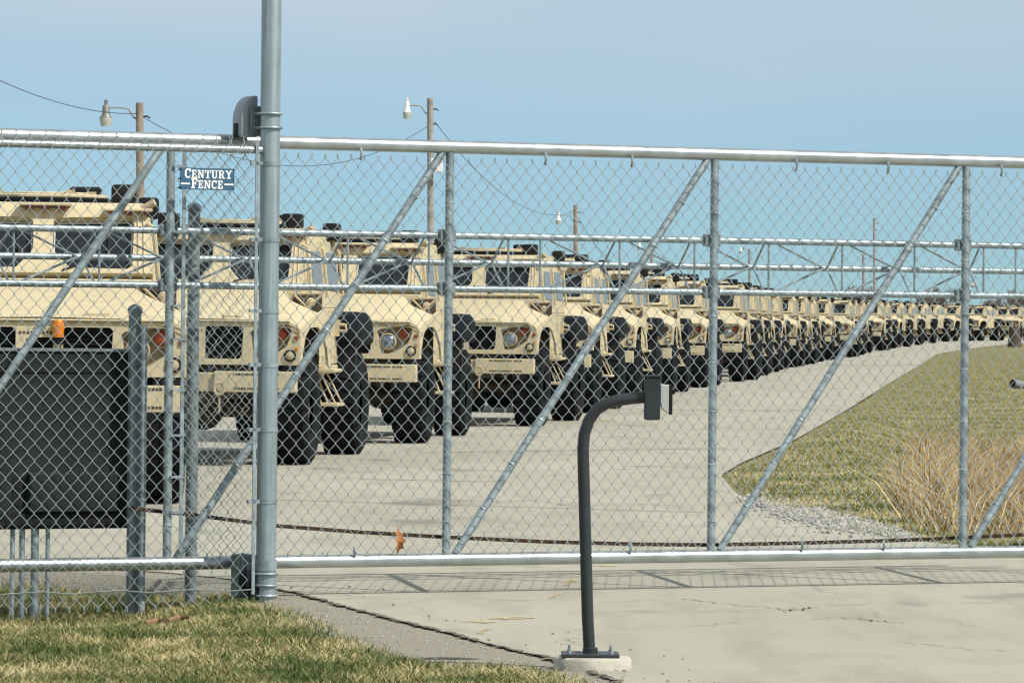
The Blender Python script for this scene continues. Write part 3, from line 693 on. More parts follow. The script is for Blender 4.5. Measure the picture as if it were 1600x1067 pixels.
# column placement: (front-axle depth, photograph x of the fascia's right edge, heading in degrees)
V = [(38.6, 290, -5.0), (49.3, 470, 5.6), (58.3, 656, 6.2), (68.3, 839, 8.0), (78.5, 926, 7.0), (88.5, 992, 6.5), (99, 1051, 6.5), (110, 1102, 6.5), (121.5, 1160, 7.0),
     (132, 1186, 6.5), (142, 1202, 6.5), (152, 1222, 6.5), (162, 1244, 7.0), (172, 1262, 7.0), (182, 1277, 7.2), (193, 1299, 7.5), (206, 1329, 8.0), (216, 1341, 8.0),
     (227, 1351, 8.2), (243, 1377, 9.0), (255, 1387, 10), (268, 1404, 12), (282, 1421, 14), (300, 1438, 16), (318, 1455, 18), (330, 1490, 20), (340, 1529, 23), (350, 1592, 14)]
ORD = 'first second third fourth fifth sixth seventh eighth ninth tenth eleventh twelfth thirteenth fourteenth fifteenth sixteenth seventeenth eighteenth nineteenth twentieth'.split()
ORD += ['twenty-' + q for q in ORD[:9]]
EXTRA = {0: 'tan armored truck with amber beacon on its nose, behind the grey cabinet', 1: 'tan armored truck partly hidden behind the tall steel gate post'}
trucks = []
for i, (Z, u, hd) in enumerate(V):
    t_ = TR if i == 0 else copy_tree(TR)
    th = math.radians(hd + (((i * 37) % 11) / 11 - .5) * (1.6 if i > 3 else 0))
    xe = ray(u, 540)[0] * (Z - 1.0)
    t_.location = (xe - HALF * math.cos(th) + math.sin(th) * 1.0, Z, zroad(Z) + .004); t_.rotation_euler = (0, 0, -th)
    t_['label'] = EXTRA.get(i, 'tan armored truck, %s in the parked column counted from the gate' % ORD[i]); trucks.append(t_)
def on_truck(i):                       # parts that only one truck carries, in its own coordinates
    ORG[trucks[i].name] = np.zeros(3); return trucks[i]
b_ = MB().box(.10, .19, -1.10, -1.03, 1.27, 1.325).build('beacon_bracket', M_black, on_truck(0))
MB().lathe([(.045, 0), (.047, .03), (.047, .11), (.035, .135), (.005, .14)], (.145, -1.075, 1.326), (0, 0, 1), 16).build('amber_beacon', M_amber, on_truck(0))
for i in (1, 3, 7):
    MB().path([(-.30, -1.19, .93), (-.33, -1.21, .86), (-.35, -1.2, .79)], [.018, .028, .012], 6).build('ribbon', M_tag, on_truck(i))

# ------------------------------------------------------------------ sliding gate
ZT, ZB = 2.444, .185
s_posts = [S(264), S(700), S(1114), S(1507)]
dl = s_posts[3] - s_posts[2]; s_posts = [s_posts[0] - (s_posts[1] - s_posts[0])] + s_posts + [s_posts[3] + dl]
SL, SR = s_posts[0] - .3, s_posts[-1] + .5
gate = thing('sliding_gate', gp(s_posts[2], .0), 'long galvanized chain link sliding gate with diagonal braces and truss rails', 'gate')
RT = .036
gr = MB().tube(gp(SL, ZT), gp(SR, ZT), RT, n=20).build('top_rail', M_galvr, gate)
MB().tube(gp(SL, ZB), gp(SR, ZB), RT, n=20).build('bottom_rail', M_galvr, gate)
for s_ in s_posts:
    MB().tube(gp(s_, ZB + .03), gp(s_, ZT - .03), .0235, n=14).build('post', M_galv, gate)
for a, b in zip(s_posts, s_posts[1:]):
    MB().tube(gp(a + .055, ZB + .03), gp(b - .045, ZT - .03), .0215, n=12).build('brace', M_galv, gate)
zc1 = (GP(550, 364).z + GP(1450, 383).z) / 2; zc2 = (GP(550, 447).z + GP(1450, 463).z) / 2
OFF = .30; zc3 = (GP(550, 405, OFF).z + GP(1450, 425, OFF).z) / 2
MB().tube(gp(SL, zc1, .045), gp(SR, zc1, .045), .019, n=12).build('truss_rail', M_galv, gate)
MB().tube(gp(SL, zc2, .045), gp(SR, zc2, .045), .019, n=12).build('truss_rail', M_galv, gate)
MB().tube(gp(SL, zc3, OFF), gp(SR, zc3, OFF), .018, n=12).build('truss_rail', M_galv, gate)
for secs_, in (([-112, 21, 155, 287, 416, 543, 670, 794],), ([844, 968, 1085, 1201, 1316, 1429, 1537],), ([1587, 1695, 1800],)):
    for k, u in enumerate(secs_):
        s_ = S(u, 415, .045)
        MB().tube(gp(s_, zc2 + .015, .045), gp(s_, zc1 - .015, .045), .0065, n=6).build('truss_rod', M_galv, gate)
        if k + 1 < len(secs_):
            u2 = secs_[k + 1]; um = u + (u2 - u) * .76; sm = S(um, 415, OFF); s2 = S(u2, 415, .045)
            for zc in (zc1, zc2):
                MB().tube(gp(s_ + .02, zc, .05), gp(sm - .01, zc3, OFF - .01), .0065, n=6).build('truss_rod', M_galv, gate)
                MB().tube(gp(sm + .01, zc3, OFF - .01), gp(s2 - .02, zc, .05), .0065, n=6).build('truss_rod', M_galv, gate)
for s_ in s_posts[1:]:
    for zc in (zc1, zc2):
        MB().obox(gp(s_, zc, .03), GD * .05, GN * .02, (0, 0, .034)).build('truss_clamp', M_shade_steel, gate, .006)
# fabric
def fabric(name, sa, sb, za, zb, Wd, H, off, parent, r=.0026, ext=.012, step=None):
    V_, F_ = [], []; n = int((sb - sa) / (Wd / 2)); nk = int((zb - za) / (H / 2)); hk = .0026
    nn = np.array(GN); dd = np.array(GD); p0 = np.array(G0)
    for i in range(n):
        pts = []
        for k in range(nk + 1):
            rt = (k + i) % 2
            x = sa + (i + rt) * Wd / 2 + (hk if rt else -hk)
            d = off + (-.0032 if rt else .0032)
            z = za + k * H / 2
            jx, jz = .0016 * math.sin(i * 1.7 + k * .9), .0016 * math.sin(i * .8 - k * 1.3)
            pts.append(p0 + dd * (x + jx) + nn * d + np.array([0, 0, z + jz]))
        if ext:
            pts.insert(0, pts[0] + np.array([0, 0, -ext]) + dd * random.uniform(-.006, .006)); pts.append(pts[-1] + np.array([0, 0, ext * 1.6]) + dd * random.uniform(-.008, .008))
        pts = np.array(pts); t = np.gradient(pts, axis=0); t /= np.linalg.norm(t, axis=1)[:, None]
        sdv = np.cross(t, nn); sdv /= np.linalg.norm(sdv, axis=1)[:, None]
        up = np.cross(sdv, t)
        o = sum(len(q) for q in V_); N = len(pts)
        ring = np.stack([pts + sdv * r, pts + up * r, pts - sdv * r, pts - up * r], 1).reshape(-1, 3); V_.append(ring)
        b = o + np.arange(N - 1)[:, None] * 4
        for c in range(4): F_.append(b + np.array([[c, (c + 1) % 4, (c + 1) % 4 + 4, c + 4]]))
    ob = raw(name, np.concatenate(V_), np.concatenate(F_), M_wire, parent, 'stuff', smooth=True)
    ob['label'] = 'woven diamond chain link wire'
    return ob
s_bar = S(281)
fabric('chain_link_mesh', s_bar, SR - .1, ZB + .045, ZT - .075, .078, .091, -.032, gate)
MB().obox(gp(s_bar + .004, (ZB + ZT) / 2, -.03), GD * .010, GN * .004, (0, 0, (ZT - ZB) / 2 - .06)).build('tension_bar', M_galv, gate)
for v in (478, 530, 610, 680, 745, 800): 
    z = GP(270, v).z; MB().obox(gp((s_posts[1] + s_bar) / 2 + .01, z, -.018), GD * .038, GN * .022, (0, 0, .006)).build('bar_bracket', M_galv, gate)
for z in (2.30, 1.95): MB().obox(gp((s_posts[1] + s_bar) / 2 + .01, z, -.018), GD * .038, GN * .022, (0, 0, .006)).build('bar_bracket', M_galv, gate)
for u in (560, 848, 983, 1240, 1383, 1560): 
    s_ = S(u, 245); MB().path([gp(s_, ZT - .02, -.03), gp(s_, ZT - .055, -.045), gp(s_, ZT - .085, -.03)], .008, 6).build('mesh_clip', M_galv, gate)
for u in (550, 980, 1248, 1376):
    s_ = S(u, 862); MB().path([gp(s_, ZB + .02, -.03), gp(s_, ZB + .05, -.045), gp(s_, ZB + .075, -.03)], .008, 6).build('mesh_clip', M_galv, gate)
# tie wires round the posts and braces
for a, s_ in enumerate(s_posts[1:5]):
    for k in range(7):
        z = ZB + .2 + k * .29 + .03 * math.sin(a * 3 + k); MB().lathe([(.026, -.003), (.028, 0), (.026, .003)], gp(s_, z), (.1, .2, 1), 10).build('tie_wire', M_wire, gate)
for a, b in zip(s_posts[1:5], s_posts[2:]):
    for k in range(1, 9):
        q = k / 9; MB().lathe([(.0235, -.004), (.0255, 0), (.0235, .004)], gp(a + .05 + (b - a - .09) * q, ZB + .03 + (ZT - ZB - .06) * q), (gp(b, ZT) - gp(a, ZB)).normalized(), 10).build('tie_wire', M_wire, gate)

# ------------------------------------------------------------------ fixed fence, left of the gate post
FO = -.21
POLE = G(415, 936); ps = (POLE - G0).dot(GD); po = (POLE - G0).dot(GN)
FO = po
zf = (GP(0, 227, FO).z + GP(390, 231, FO).z) / 2
fs0 = ps - 3.6
fence = thing('chain_link_fence', gp(ps - 1.5, -.1, FO), 'galvanized chain link fence section left of the tall gate post', 'fence')
MB().tube(gp(fs0, zf, FO), gp(ps - .05, zf, FO), .0215, n=14).build('top_rail', M_galvr, fence)
fabric('chain_link_mesh', fs0, ps - .085, -.03, zf + .045, .080, .091, FO - .028, fence, ext=.02)
MB().path([gp(fs0 + (ps - .1 - fs0) * k / 24, .055 + .008 * math.sin(k * 2.1), FO - .036) for k in range(25)], .0035, 6).build('tension_wire', M_galvr, fence)
sb_ = ps - .085
MB().obox(gp(sb_, 1.23, FO - .028), GD * .009, GN * .004, (0, 0, 1.2)).build('tension_bar', M_galv, fence)
for k in range(13):
    s_ = fs0 + .2 + k * .27; MB().lathe([(.024, -.003), (.026, 0), (.024, .003)], gp(s_, zf, FO), GD, 10).build('tie_wire', M_wire, fence)
# the tall post with its rollers
RP = .0535
gpost = thing('gate_post', gp(ps, 0, FO), 'tall thick galvanized steel gate post with roller covers and bands', 'post')
MB().lathe([(RP, -.3), (RP, 4.3), (RP * .7, 4.36), (.01, 4.38)], gp(ps, 0, FO), (0, 0, 1), 28).build('pole', M_pole, gpost)
for v in (256, 375, 486, 570, 671, 783):
    z = GP(415, v, FO).z
    m = MB().lathe([(RP + .001, -.011), (RP + .004, -.011), (RP + .004, .011), (RP + .001, .011)], gp(ps, z, FO), (0, 0, 1), 28)
    m.obox(gp(ps - .085, z, FO - .02), GD * .033, GN * .012, (0, 0, .010)); m.build('tension_band', M_galv, gpost)
def ubolt(z, r=.007):
    pts = [gp(ps + (RP + .008) * math.sin(q), z, FO - (RP + .008) * math.cos(q)) for q in [math.radians(-95 + 190 * k / 14) for k in range(15)]]
    pts = [gp(ps - RP - .008, z, FO + .10)] + pts + [gp(ps + RP + .008, z, FO + .10)]
    MB().path(pts, r, 8).build('u_bolt', M_galv, gpost)
for v in (178, 200): ubolt(GP(415, v, FO).z)
for v in (896, 914, 930): ubolt(GP(415, v, FO).z)
zt0, zt1 = GP(415, 170, FO).z, GP(415, 208, FO).z
MB().obox(gp(ps, (zt0 + zt1) / 2, FO + .075), GD * .085, GN * .006, (0, 0, (zt0 - zt1) / 2 + .015)).build('clamp_plate', M_shade_steel, gpost, .003)
zb0, zb1 = GP(415, 880, FO).z, .02
MB().obox(gp(ps, (zb0 + zb1) / 2, FO + .075), GD * .078, GN * .006, (0, 0, (zb0 - zb1) / 2)).build('clamp_plate', M_galv, gpost, .003)
MB().lathe([(RP + .001, -.03), (RP + .005, -.03), (RP + .005, .03), (RP + .001, .03)], gp(ps, GP(415, 882, FO).z, FO), (0, 0, 1), 28).build('tension_band', M_galv, gpost)
# domed upper roller cover
c0 = GP(362, 214, FO + .1); c1 = GP(412, 150, FO + .1); zlo, zhi = c0.z, c1.z + .0; sA, sB = S(376, 200, FO + .1), ps - .03
arc = [(sB, zlo), (sB, zhi)] + [(sB - .015 - (sB - sA - .015) * math.sin(q), zlo + .09 + (zhi - zlo - .09) * math.cos(q)) for q in [k * math.pi / 16 for k in range(9)]] + [(sA, zlo)]
MB().prism([gp(s_, z, FO + .095) for s_, z in arc], GN * .13).build('roller_cover', M_cover, gpost, .014, 2)
MB().prism([gp(sA - .002 + .02, zlo - .001, FO + .125), gp(sA - .002 + .02, zlo + .09, FO + .135), gp(sA - .0025, zlo + .075, FO + .135), gp(sA - .0025, zlo - .001, FO + .135)], GN * .06).build('cover_slot', M_black, gpost)
# lower roller box, rollers
MB().obox(gp((S(372, 900, FO + .1) + S(400, 900, FO + .1)) / 2, .12, FO + .15), GD * .055, GN * .05, (0, 0, .115)).build('roller_box', M_shade_steel, gpost, .008)
MB().obox(gp(S(378, 900, FO + .1), .17, FO + .092), GD * .008, GN * .006, (0, 0, .075)).build('box_rib', M_galv, gpost)
MB().lathe([(.02, -.03), (.055, -.03), (.055, .03), (.02, .03)], gp(ps - .07, .10, FO + .05), GN, 16).lathe([(.015, -.05), (.045, -.05), (.045, .02), (.015, .02)], gp(ps - .05, .05, FO + .02), (0, 0, 1), 14).build('roller', M_black, gpost)

# ------------------------------------------------------------------ two short posts and the operator cabinet behind the gate
def steel_post(u, vtop, vmid, off, r, zb, label):
    s_ = S(u, vmid, off); zt = GP(u, vtop, off).z; p = gp(s_, zb, off)
    t = thing('steel_post', p, label, 'post')
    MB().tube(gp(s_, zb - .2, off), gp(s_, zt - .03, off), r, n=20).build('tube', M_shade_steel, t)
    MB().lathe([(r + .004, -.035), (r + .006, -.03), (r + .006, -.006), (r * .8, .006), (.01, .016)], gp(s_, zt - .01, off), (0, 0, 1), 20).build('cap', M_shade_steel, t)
    return t
steel_post(301, 318, 600, .28, .033, -.02, 'plain capped steel post behind the sign, close to the tall gate post')
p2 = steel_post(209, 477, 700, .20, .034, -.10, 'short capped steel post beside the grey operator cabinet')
s_ = S(213, 700, .20)
MB().tube(gp(s_ + .012, -.3, .13), gp(s_ + .012, 1.45, .13), .018, n=12).build('conduit', M_galv, p2)
for v in (603, 780): MB().lathe([(.020, -.006), (.023, -.006), (.023, .006), (.020, .006)], gp(s_ + .012, GP(213, v, .13).z, .13), (0, 0, 1), 14).build('strap', M_galvr, p2)
co = .30; sR_ = S(207, 700, co); sL_ = sR_ - 1.05; zt, zb = GP(100, 550, co).z, GP(100, 826, co).z
op = thing('gate_operator', gp((sL_ + sR_) / 2, -.1, co), 'dark grey gate operator cabinet on conduit legs behind the fence', 'cabinet')
def cb(a, b, z0, z1, d0, d1): return MB().obox(gp((a + b) / 2, (z0 + z1) / 2, (d0 + d1) / 2), GD * ((b - a) / 2), GN * ((d1 - d0) / 2), (0, 0, (z1 - z0) / 2))
cb(sL_, sR_, zb, zt, co, co + .35).build('housing', M_cabinet, op, .008)
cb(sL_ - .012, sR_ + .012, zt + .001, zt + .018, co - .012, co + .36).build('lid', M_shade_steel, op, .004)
cb(sL_ + .02, sR_ - .02, zt - .11, zt - .10, co - .006, co + .002).build('seam', M_black, op)
cb(sR_ - .60, sR_ - .10, zb + .09, zb + .30, co - .05, co + .001).build('front_panel', M_cabinet, op, .006)
cb(sR_ - .68, sR_ - .61, zb + .12, zb + .28, co - .004, co + .001).build('slot', M_black, op)
cb(sL_ + .01, sR_ - .01, zb + .02, zb + .085, co - .02, co + .001).build('base_rail', M_black, op)
for u, r in ((19, .013), (34, .016), (54, .022), (74, .012)):
    s_ = S(u, 900, co + .05); MB().tube(gp(s_, -.35, co + .05), gp(s_, zb + .01, co + .05), r, n=12).build('conduit', M_galv, op)

# rusty drive chain sagging along the gate
ch = [(205, 794), (300, 804), (430, 821), (560, 831), (700, 839), (850, 846), (1000, 850), (1110, 851), (1250, 848), (1400, 844), (1500, 840), (1600, 835), (1700, 828)]
cpt = [GP(u, v, .06) for u, v in ch]; fine = []
for a, b in zip(cpt, cpt[1:]):
    for k in range(12): fine.append(a.lerp(b, k / 12))
fine.append(gp(SR - .02, cpt[-1].z, .06))
fine.insert(0, gp(S(205, 794, .31), cpt[0].z + .005, .31))
m = MB(); L_ = 0
tot = [0]
for a, b in zip(fine, fine[1:]): tot.append(tot[-1] + (b - a).length)
def along(d):
    for i in range(len(tot) - 1):
        if tot[i + 1] >= d: return fine[i].lerp(fine[i + 1], (d - tot[i]) / max(1e-6, tot[i + 1] - tot[i]))
    return fine[-1]
m.path(fine, .0048, 6); d = 0; k = 0
while d < tot[-1] - .02:
    a, b = along(d), along(d + .016); t_ = (b - a).normalized(); o_ = .006 if k % 2 else .0035
    for s_ in (-1, 1): m.obox((a + b) / 2 + GN * o_ * s_, t_ * .0095, GN * .0012, (0, 0, .0105))
    d += .0125; k += 1
tag(m.build('drive_chain', M_rust, None), 'rusty brown drive chain sagging along the bottom of the gate', 'chain')

# ------------------------------------------------------------------ sign on the fence
GL = {}
def q4(x0, x1, y0, y1): return [(x0, y0), (x1, y0), (x1, y1), (x0, y1)]
T = .20; B_ = .15
GL['C'] = (.80, [q4(.02, .24, .22, .78), [(.02, .75), (.24, .72), (.34, .84), (.22, 1.0)], [(.02, .25), (.22, 0), (.34, .16), (.24, .28)], q4(.22, .64, .84, 1), q4(.22, .62, 0, .16), q4(.60, .74, .64, 1.0), [(.58, 0), (.76, .24), (.68, .28), (.52, .15)]])
GL['E'] = (.78, [q4(.12, .33, 0, 1), q4(0, .70, .86, 1), q4(0, .74, 0, .14), q4(.3, .52, .44, .57), q4(.60, .71, .66, 1), q4(.62, .75, 0, .34), q4(.48, .56, .36, .65)])
GL['F'] = (.74, [q4(.12, .34, 0, 1), q4(0, .72, .86, 1), q4(0, .46, 0, .14), q4(.3, .54, .43, .56), q4(.61, .73, .64, 1), q4(.49, .58, .34, .66)])
GL['N'] = (.98, [q4(.12, .27, 0, .9), q4(.70, .85, .0, 1), [(.12, 1), (.34, 1), (.85, .0), (.66, .0)], q4(0, .24, .87, 1), q4(0, .38, 0, .13), q4(.58, .97, .87, 1)])
GL['T'] = (.84, [q4(.31, .53, 0, 1), q4(0, .84, .86, 1), q4(0, .12, .62, 1), q4(.72, .84, .62, 1), q4(.18, .66, 0, .14)])
GL['U'] = (.96, [q4(.12, .34, .2, 1), q4(.66, .82, .2, 1), q4(0, .44, .87, 1), q4(.54, .95, .87, 1), [(.12, .24), (.30, 0), (.66, 0), (.82, .24), (.66, .24), (.60, .15), (.40, .15), (.34, .24)]])
GL['R'] = (.94, [q4(.12, .34, 0, 1), q4(0, .62, .87, 1), q4(.3, .62, .44, .57), q4(.58, .78, .54, .90), q4(0, .46, 0, .13), [(.44, .48), (.64, .48), (.84, 0), (.62, 0)], q4(.66, .94, 0, .12)])
GL['Y'] = (.94, [q4(.36, .58, 0, .5), [(.04, 1), (.28, 1), (.58, .46), (.36, .46)], [(.68, 1), (.86, 1), (.58, .42), (.44, .46)], q4(-.04, .36, .88, 1), q4(.58, .98, .88, 1), q4(.2, .74, 0, .13)])
so = FO - .045
sa, sb2 = S(281, 280, so), S(366, 280, so); z1, z0 = GP(323, 263, so).z, GP(323, 297, so).z; SW, SH = sb2 - sa, z1 - z0
sign = thing('company_sign', gp((sa + sb2) / 2, z0, so), 'small blue rectangular sign with white slab serif lettering on the fence', 'sign')
MB().obox(gp((sa + sb2) / 2, (z0 + z1) / 2, so), GD * SW / 2, GN * .0015, (0, 0, SH / 2)).build('plate', M_sign, sign)
def word(txt, x0, x1, zbase, hbig, hsm, first=1):
    w0 = sum(GL[c][0] * (hbig if i < first else hsm) * 1.02 + .06 * hsm for i, c in enumerate(txt)); k = (x1 - x0) / w0; x = x0
    for i, c in enumerate(txt):
        h = hbig if i < first else hsm; m = MB()
        for poly in GL[c][1]: m.prism([gp(x + a * h * k, zbase + b * h, so - .0022) for a, b in poly], GN * -.0008)
        m.build('letter', M_white, sign); x += (GL[c][0] * h * 1.02 + .06 * hsm) * k
word('CENTURY', sa + SW * .085, sa + SW * .965, z0 + SH * .53, SH * .43, SH * .38)
word('FENCE', sa + SW * .205, sa + SW * .80, z0 + SH * .06, SH * .46, SH * .38)
for a, b in ((.015, .18), (.815, .985)):
    MB().obox(gp(sa + SW * (a + b) / 2, z0 + SH * .27, so - .0026), GD * SW * (b - a) / 2, GN * .0005, (0, 0, SH * .035)).build('rule_line', M_white, sign)
for a in (.015, .985):
    for bz in (.08, .5, .92): MB().obox(gp(sa + SW * a, z0 + SH * bz, so + .012), GD * .003, GN * .016, (0, 0, .004)).build('wire_tie', M_black, sign)

# oak leaf caught in the mesh, stick on the lawn
lc = GP(622, 845, -.036)
out = [(0, -.055), (.008, -.035), (.028, -.03), (.018, -.012), (.034, .002), (.018, .014), (.026, .034), (.010, .036), (.004, .066), (-.006, .040), (-.024, .038), (-.014, .018), (-.030, .004), (-.014, -.010), (-.020, -.030), (-.008, -.034)]
out = [(a * 1.3, b * 1.3) for a, b in out]
vs = [lc + GD * (a * .75) + Vector((0, 0, b)) - GN * (.016 * math.cos(b * 40) + abs(a) * .5) for a, b in out]; vs.append(lc - GN * .010)
n = len(out); m = MB(); m.add(vs, [(i, (i + 1) % n, n) for i in range(n)]); m.add([v - GN * .0012 for v in vs], [((i + 1) % n, i, n) for i in range(n)])
m.path([lc + Vector((0, 0, -.05)) - GN * .016, lc + Vector((-.015, 0, -.085)) - GN * .004], .0016, 5)
tag(m.build('dry_leaf', M_leaf, None, ang=80), 'single rust brown oak leaf caught low in the gate mesh', 'leaf')
g_ = [G(u, v) for u, v in ((228, 971), (245, 969), (262, 970), (280, 967), (297, 968))]
sp = [Vector((p.x, p.y, zsoil(p.x, p.y) + .05 + .004 * (k % 2))) for k, p in enumerate(g_)]
m = MB().path(sp, [.010, .013, .011, .012, .007], 7).path([sp[1], sp[1] + Vector((-.03, .05, .015))], [.008, .003], 5).path([sp[2], sp[2] - Vector((0, 0, .07))], .004, 4)
tag(m.build('fallen_stick', M_stick, None), 'short brown stick lying on the lawn before the fence', 'stick')

# ------------------------------------------------------------------ card reader pedestal
pb = G(922, 1043); px, py = pb.x, pb.y
ped = thing('card_reader_pedestal', (px, py, 0), 'charcoal gooseneck pedestal with card reader on a concrete footing', 'pedestal')
pz = .05
MB().lathe([(.17, -.06), (.17, pz - .012), (.158, pz)], (px + .01, py, 0), (0, 0, 1), 28).build('footing', M_footing, ped)
MB().obox((px, py, pz + .008), (.125, 0, 0), (0, .11, 0), (0, 0, .008)).build('base_plate', M_pedestal, ped, .004)
for a, b in ((-.1, -.085), (.1, -.085), (-.1, .085), (.1, .085)): MB().lathe([(.009, 0), (.009, .010), (.005, .011), (.005, .026), (.002, .027)], (px + a * .9, py + b, pz + .016), (0, 0, 1), 8).build('anchor_bolt', M_galv, ped)
pp = [at(u, v, py) for u, v in ((921, 1040), (918, 960), (915, 850), (912, 740), (911, 700), (913, 678), (920, 657), (932, 640), (948, 630), (968, 625), (990, 622), (1012, 620))]
pp[0].z = pz + .01
MB().path(pp, .0258, 18).build('gooseneck', M_pedestal, ped, ang=60)
MB().lathe([(.033, 0), (.033, .02), (.0268, .024)], (px, py, pz + .016), (0, 0, 1), 18).build('weld_collar', M_pedestal, ped)
c = at(904, 1023, py); MB().tube(c, c + Vector((.035, 0, 0)), .012, n=10).lathe([(.016, -.006), (.016, .012), (.01, .014)], c, (-1, 0, 0), 10).build('cable_gland', M_pedestal, ped)
def pbx(u0, u1, v0, v1, d): a, b = at(u0, v0, py), at(u1, v1, py); return MB().box(a.x, b.x, py - d, py + d, b.z, a.z)
pbx(1007, 1031, 589, 656, .05).build('reader_bracket', M_pedestal, ped, .004)
pbx(1005.5, 1032, 586, 589.5, .055).build('bracket_hood', M_pedestal, ped, .002)
a, b = at(1031.3, 600, py), at(1049, 646, py); z0_, z1_ = b.z, a.z
prf = [(a.x, z1_), (b.x, z1_ - .004), (b.x, z0_), (b.x - .014, z0_ - .002), (a.x + .006, z0_ + .022), (a.x, z0_ + .05)]
MB().prism([(x, py - .035, z) for x, z in prf], (0, .07, 0)).build('card_reader', M_reader, ped, .004)
MB().box(b.x - .012, b.x + .0035, py - .037, py + .037, z0_ - .004, z1_ - .002).build('reader_face', M_black, ped, .002)

# ------------------------------------------------------------------ street lamps on wooden poles, overhead wires
def street_lamp(u, vtop, Y, r, ulamp, vlamp, label, wm=M_wood, lw=.4, grey=False, lampdx=True):
    top = at(u, vtop, Y); base = Vector((top.x + .15, Y, zroad(Y)))
    t = thing('street_lamp', base, label, 'street lamp', 'street lamps on wooden poles behind the trucks')
    MB().path([base - Vector((0, 0, .5)), base.lerp(top, .5), top], [r * 1.25, r * 1.1, r], 14).build('pole', wm, t)
    if ulamp is not None:
        l = at(ulamp, vlamp, Y - .3); at_ = at(u, vlamp, Y)
        hz = l.z + lw * .75
        sgn = -1 if l.x < at_.x else 1
        MB().path([Vector((at_.x, Y, hz - .35)), Vector((at_.x + sgn * r * 1.5, Y, hz - .25)), Vector((at_.x + sgn * .35, Y - .05, hz + .02)), Vector((at_.x + sgn * .6, Y - .1, hz + .06)), Vector((l.x, Y - .3, hz + .04))], .028, 8).build('arm', M_lampg, t)
        h = MB().lathe([(.02, .62), (lw * .14, .60), (lw * .14, .46), (lw * .22, .44), (lw * .27, .40), (lw * .30, .18), (lw * .36, .10), (lw * .50, .045), (lw * .50, .03)], (l.x, Y - .3, l.z), (0, 0, -1) if False else (0, 0, 1), 18).build('lamp_head', M_lampg if grey else M_lampw, t)
        m = MB().lathe([(lw * .50, .028), (lw * .49, -.05), (lw * .47, -.055), (lw * .47, -.11), (lw * .44, -.115), (lw * .44, -.17), (lw * .41, -.175), (lw * .40, -.24), (.01, -.25)], (l.x, Y - .3, l.z), (0, 0, 1), 18)
        m.build('refractor', M_refr, h)
    for dz, dx in ((.45, .22), (1.05, .2)):
        MB().path([(top.x + r * .8, Y, top.z - dz), (top.x + r + dx * .6, Y - .05, top.z - dz + .02), (top.x + r + dx, Y - .05, top.z - dz - .05)], .03, 6).build('insulator', M_cable, t)
    return top
t1 = street_lamp(218, 161, 155, .125, 165.5, 186, 'dark wooden pole with grey shaded lamp above the nearest truck', M_wood, .42, True)
t2 = street_lamp(672, 154, 195, .125, 636, 177, 'pale wooden pole with white lamp and a meter box, behind the third truck', M_wood2, .36)
bx_ = at(683, 259, 194.5); MB().box(bx_.x - .28, bx_.x + .22, 194.3, 194.7, bx_.z - .28, bx_.z + .28).build('meter_box', M_lampw, [o for o in bpy.data.objects if o.name.startswith('street_lamp')][-1], .03)
t3 = street_lamp(899, 321, 300, .13, 872.5, 345, 'brown wooden pole with small white lamp behind the fourth and fifth trucks', M_wood, .38)
t4 = street_lamp(1018, 385, 480, .13, 999, 387, 'distant thin brown pole with white lamp left of the tenth truck', M_wood, .46)
t5 = street_lamp(1171, 389, 560, .14, 1157.5, 393, 'distant slender pole with tiny white lamp behind the ninth truck', M_wood2, .42)
t6 = street_lamp(1366, 341, 420, .11, None, 0, 'tall bare pale pole without lamp near the far bare trees', M_wood2)
t7 = street_lamp(1349, 398, 520, .13, None, 0, 'short distant pale pole without lamp beside the tall bare pole', M_wood2)
t8 = street_lamp(1508, 430, 520, .12, 1521, 446, 'far pole with bright white lamp near the end of the column', M_wood2, .55)
def wire(a, b, sag, r, label):
    pts = [a.lerp(b, k / 24) - Vector((0, 0, 4 * sag * (k / 24) * (1 - k / 24))) for k in range(25)]
    tag(MB().path(pts, r, 6).build('power_line', M_cable, None), label, 'wire', 'overhead wires strung between the lamp poles')
d_ = Vector((.1, 0, -.45))
wire(at(-60, 96, 120), t1 + Vector((-.1, 0, -.35)), .35, .012, 'overhead wire running from the left to the dark wooden pole')
wire(t1 + d_, t2 + Vector((-.1, 0, -1.15)), 1.6, .012, 'overhead wire from the dark wooden pole to the pale pole with meter box')
wire(t2 + Vector((.2, 0, -.95)), t3 + Vector((0, 0, -.35)), 1.5, .013, 'overhead wire from the meter box pole to the brown pole')
wire(t3 + Vector((.2, 0, -.8)), t4 + Vector((0, 0, -.4)), 2.4, .018, 'overhead wire from the brown pole to the distant thin pole')
wire(t4 + Vector((.1, 0, -.4)), t5 + Vector((0, 0, -.4)), 2.0, .02, 'overhead wire between the two most distant lamp poles')

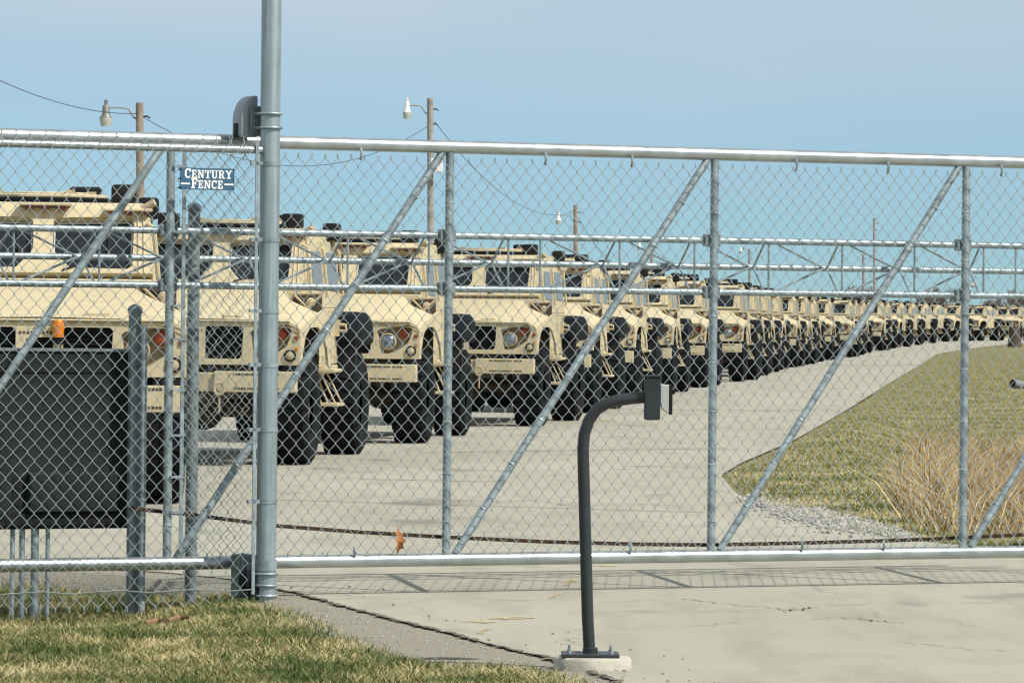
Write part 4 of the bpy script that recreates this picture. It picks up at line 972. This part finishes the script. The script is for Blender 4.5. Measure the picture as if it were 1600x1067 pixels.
# ------------------------------------------------------------------ far bare trees
def bare_tree(u, vtop, Y, spread, seed, label):
    R = random.Random(seed); base = at(u, 505, Y); base.z = .3; top = at(u, vtop, Y).z; H = top - base.z
    t = thing('bare_tree', base, label, 'tree', 'bare trees on the horizon')
    trunk, crown = MB(), MB()
    trunk.path([base - Vector((0, 0, .5)), base + Vector((.05, 0, H * .3))], [H * .035, H * .024], 7)
    def grow(p, d, L, r, lev):
        q = p + d * L
        crown.path([p, p.lerp(q, .5) + Vector((R.uniform(-1, 1), R.uniform(-1, 1), R.uniform(-1, 1))) * L * .06, q], [r, r * .8, r * .6], 4 if lev < 2 else 3, caps=False)
        if lev >= 5 or q.z > top: return
        for k in range(3 if lev < 4 else 2):
            e = (d + Vector((R.uniform(-1, 1) * spread, R.uniform(-1, 1) * spread, R.uniform(-.25, .6)))).normalized(); grow(p.lerp(q, R.uniform(.55, 1)), e, L * R.uniform(.66, .86), max(.036, r * .62), lev + 1)
    for k in range(5): grow(base + Vector((.05, 0, H * R.uniform(.16, .3))), Vector((R.uniform(-.8, .8) * spread, R.uniform(-.8, .8), 1)).normalized(), H * .27, H * .017, 0)
    trunk.build('trunk', M_bark, t); crown.build('crown', M_bark, t)
for k, (u, v, Y, s_, lb) in enumerate([(1341, 441, 640, 1.0, 'wide bare grey tree between the two pale poles'), (1392, 466, 760, 1.1, 'low bare tree beyond the far trucks, left of the round tree'), (1465, 443, 620, 1.1, 'round bare tree left of the last braced gate post'), (1543, 462, 700, 1.0, 'small bare tree beyond the last trucks'),
                                      (1593, 452, 660, 1.0, 'bare tree at the end of the truck column'), (1300, 468, 760, 1.1, 'low faint bare tree behind the far trucks')]):
    bare_tree(u, v, Y, s_, 11 + k, lb)
m = MB(); R = random.Random(3)
for k in range(5200):
    u = R.uniform(1240, 1680); Y = R.uniform(780, 860); p = at(u, 500, Y); p.z = .2; h = R.uniform(1.2, 4.2) * (.75 + .25 * math.sin(u * .05))
    m.path([p, p + Vector((R.gauss(0, .5), R.gauss(0, .5), h))], [.05, .02], 3, caps=False)
tag(m.build('far_thicket', M_bark, None), 'faint grey thicket of bare brush along the horizon behind the trucks', 'thicket', kind='stuff')

# ------------------------------------------------------------------ culvert end and post stump out on the island
c = G(1592, 606); cz = zsoil(c.x, c.y)
cu = MB().lathe([(.10, -.4), (.10, .4), (.09, .4), (.09, -.35)], (c.x + .1, c.y, cz + .09), (-.7, -.7, .1), 20).build('culvert_pipe', M_culv, None)
tag(cu, 'grey metal culvert pipe end half buried in the island grass', 'pipe')
c = G(1585, 548); c.z = zsoil(c.x, c.y)
m = MB().lathe([(.42, -.1), (.40, .3), (.33, .55), (.34, 1.1), (.28, 1.2), (.05, 1.24)], c, (0, 0, 1), 12)
tag(m.build('post_stump', M_stump, None), 'dark weathered timber stump standing on the island near the last trucks', 'stump')
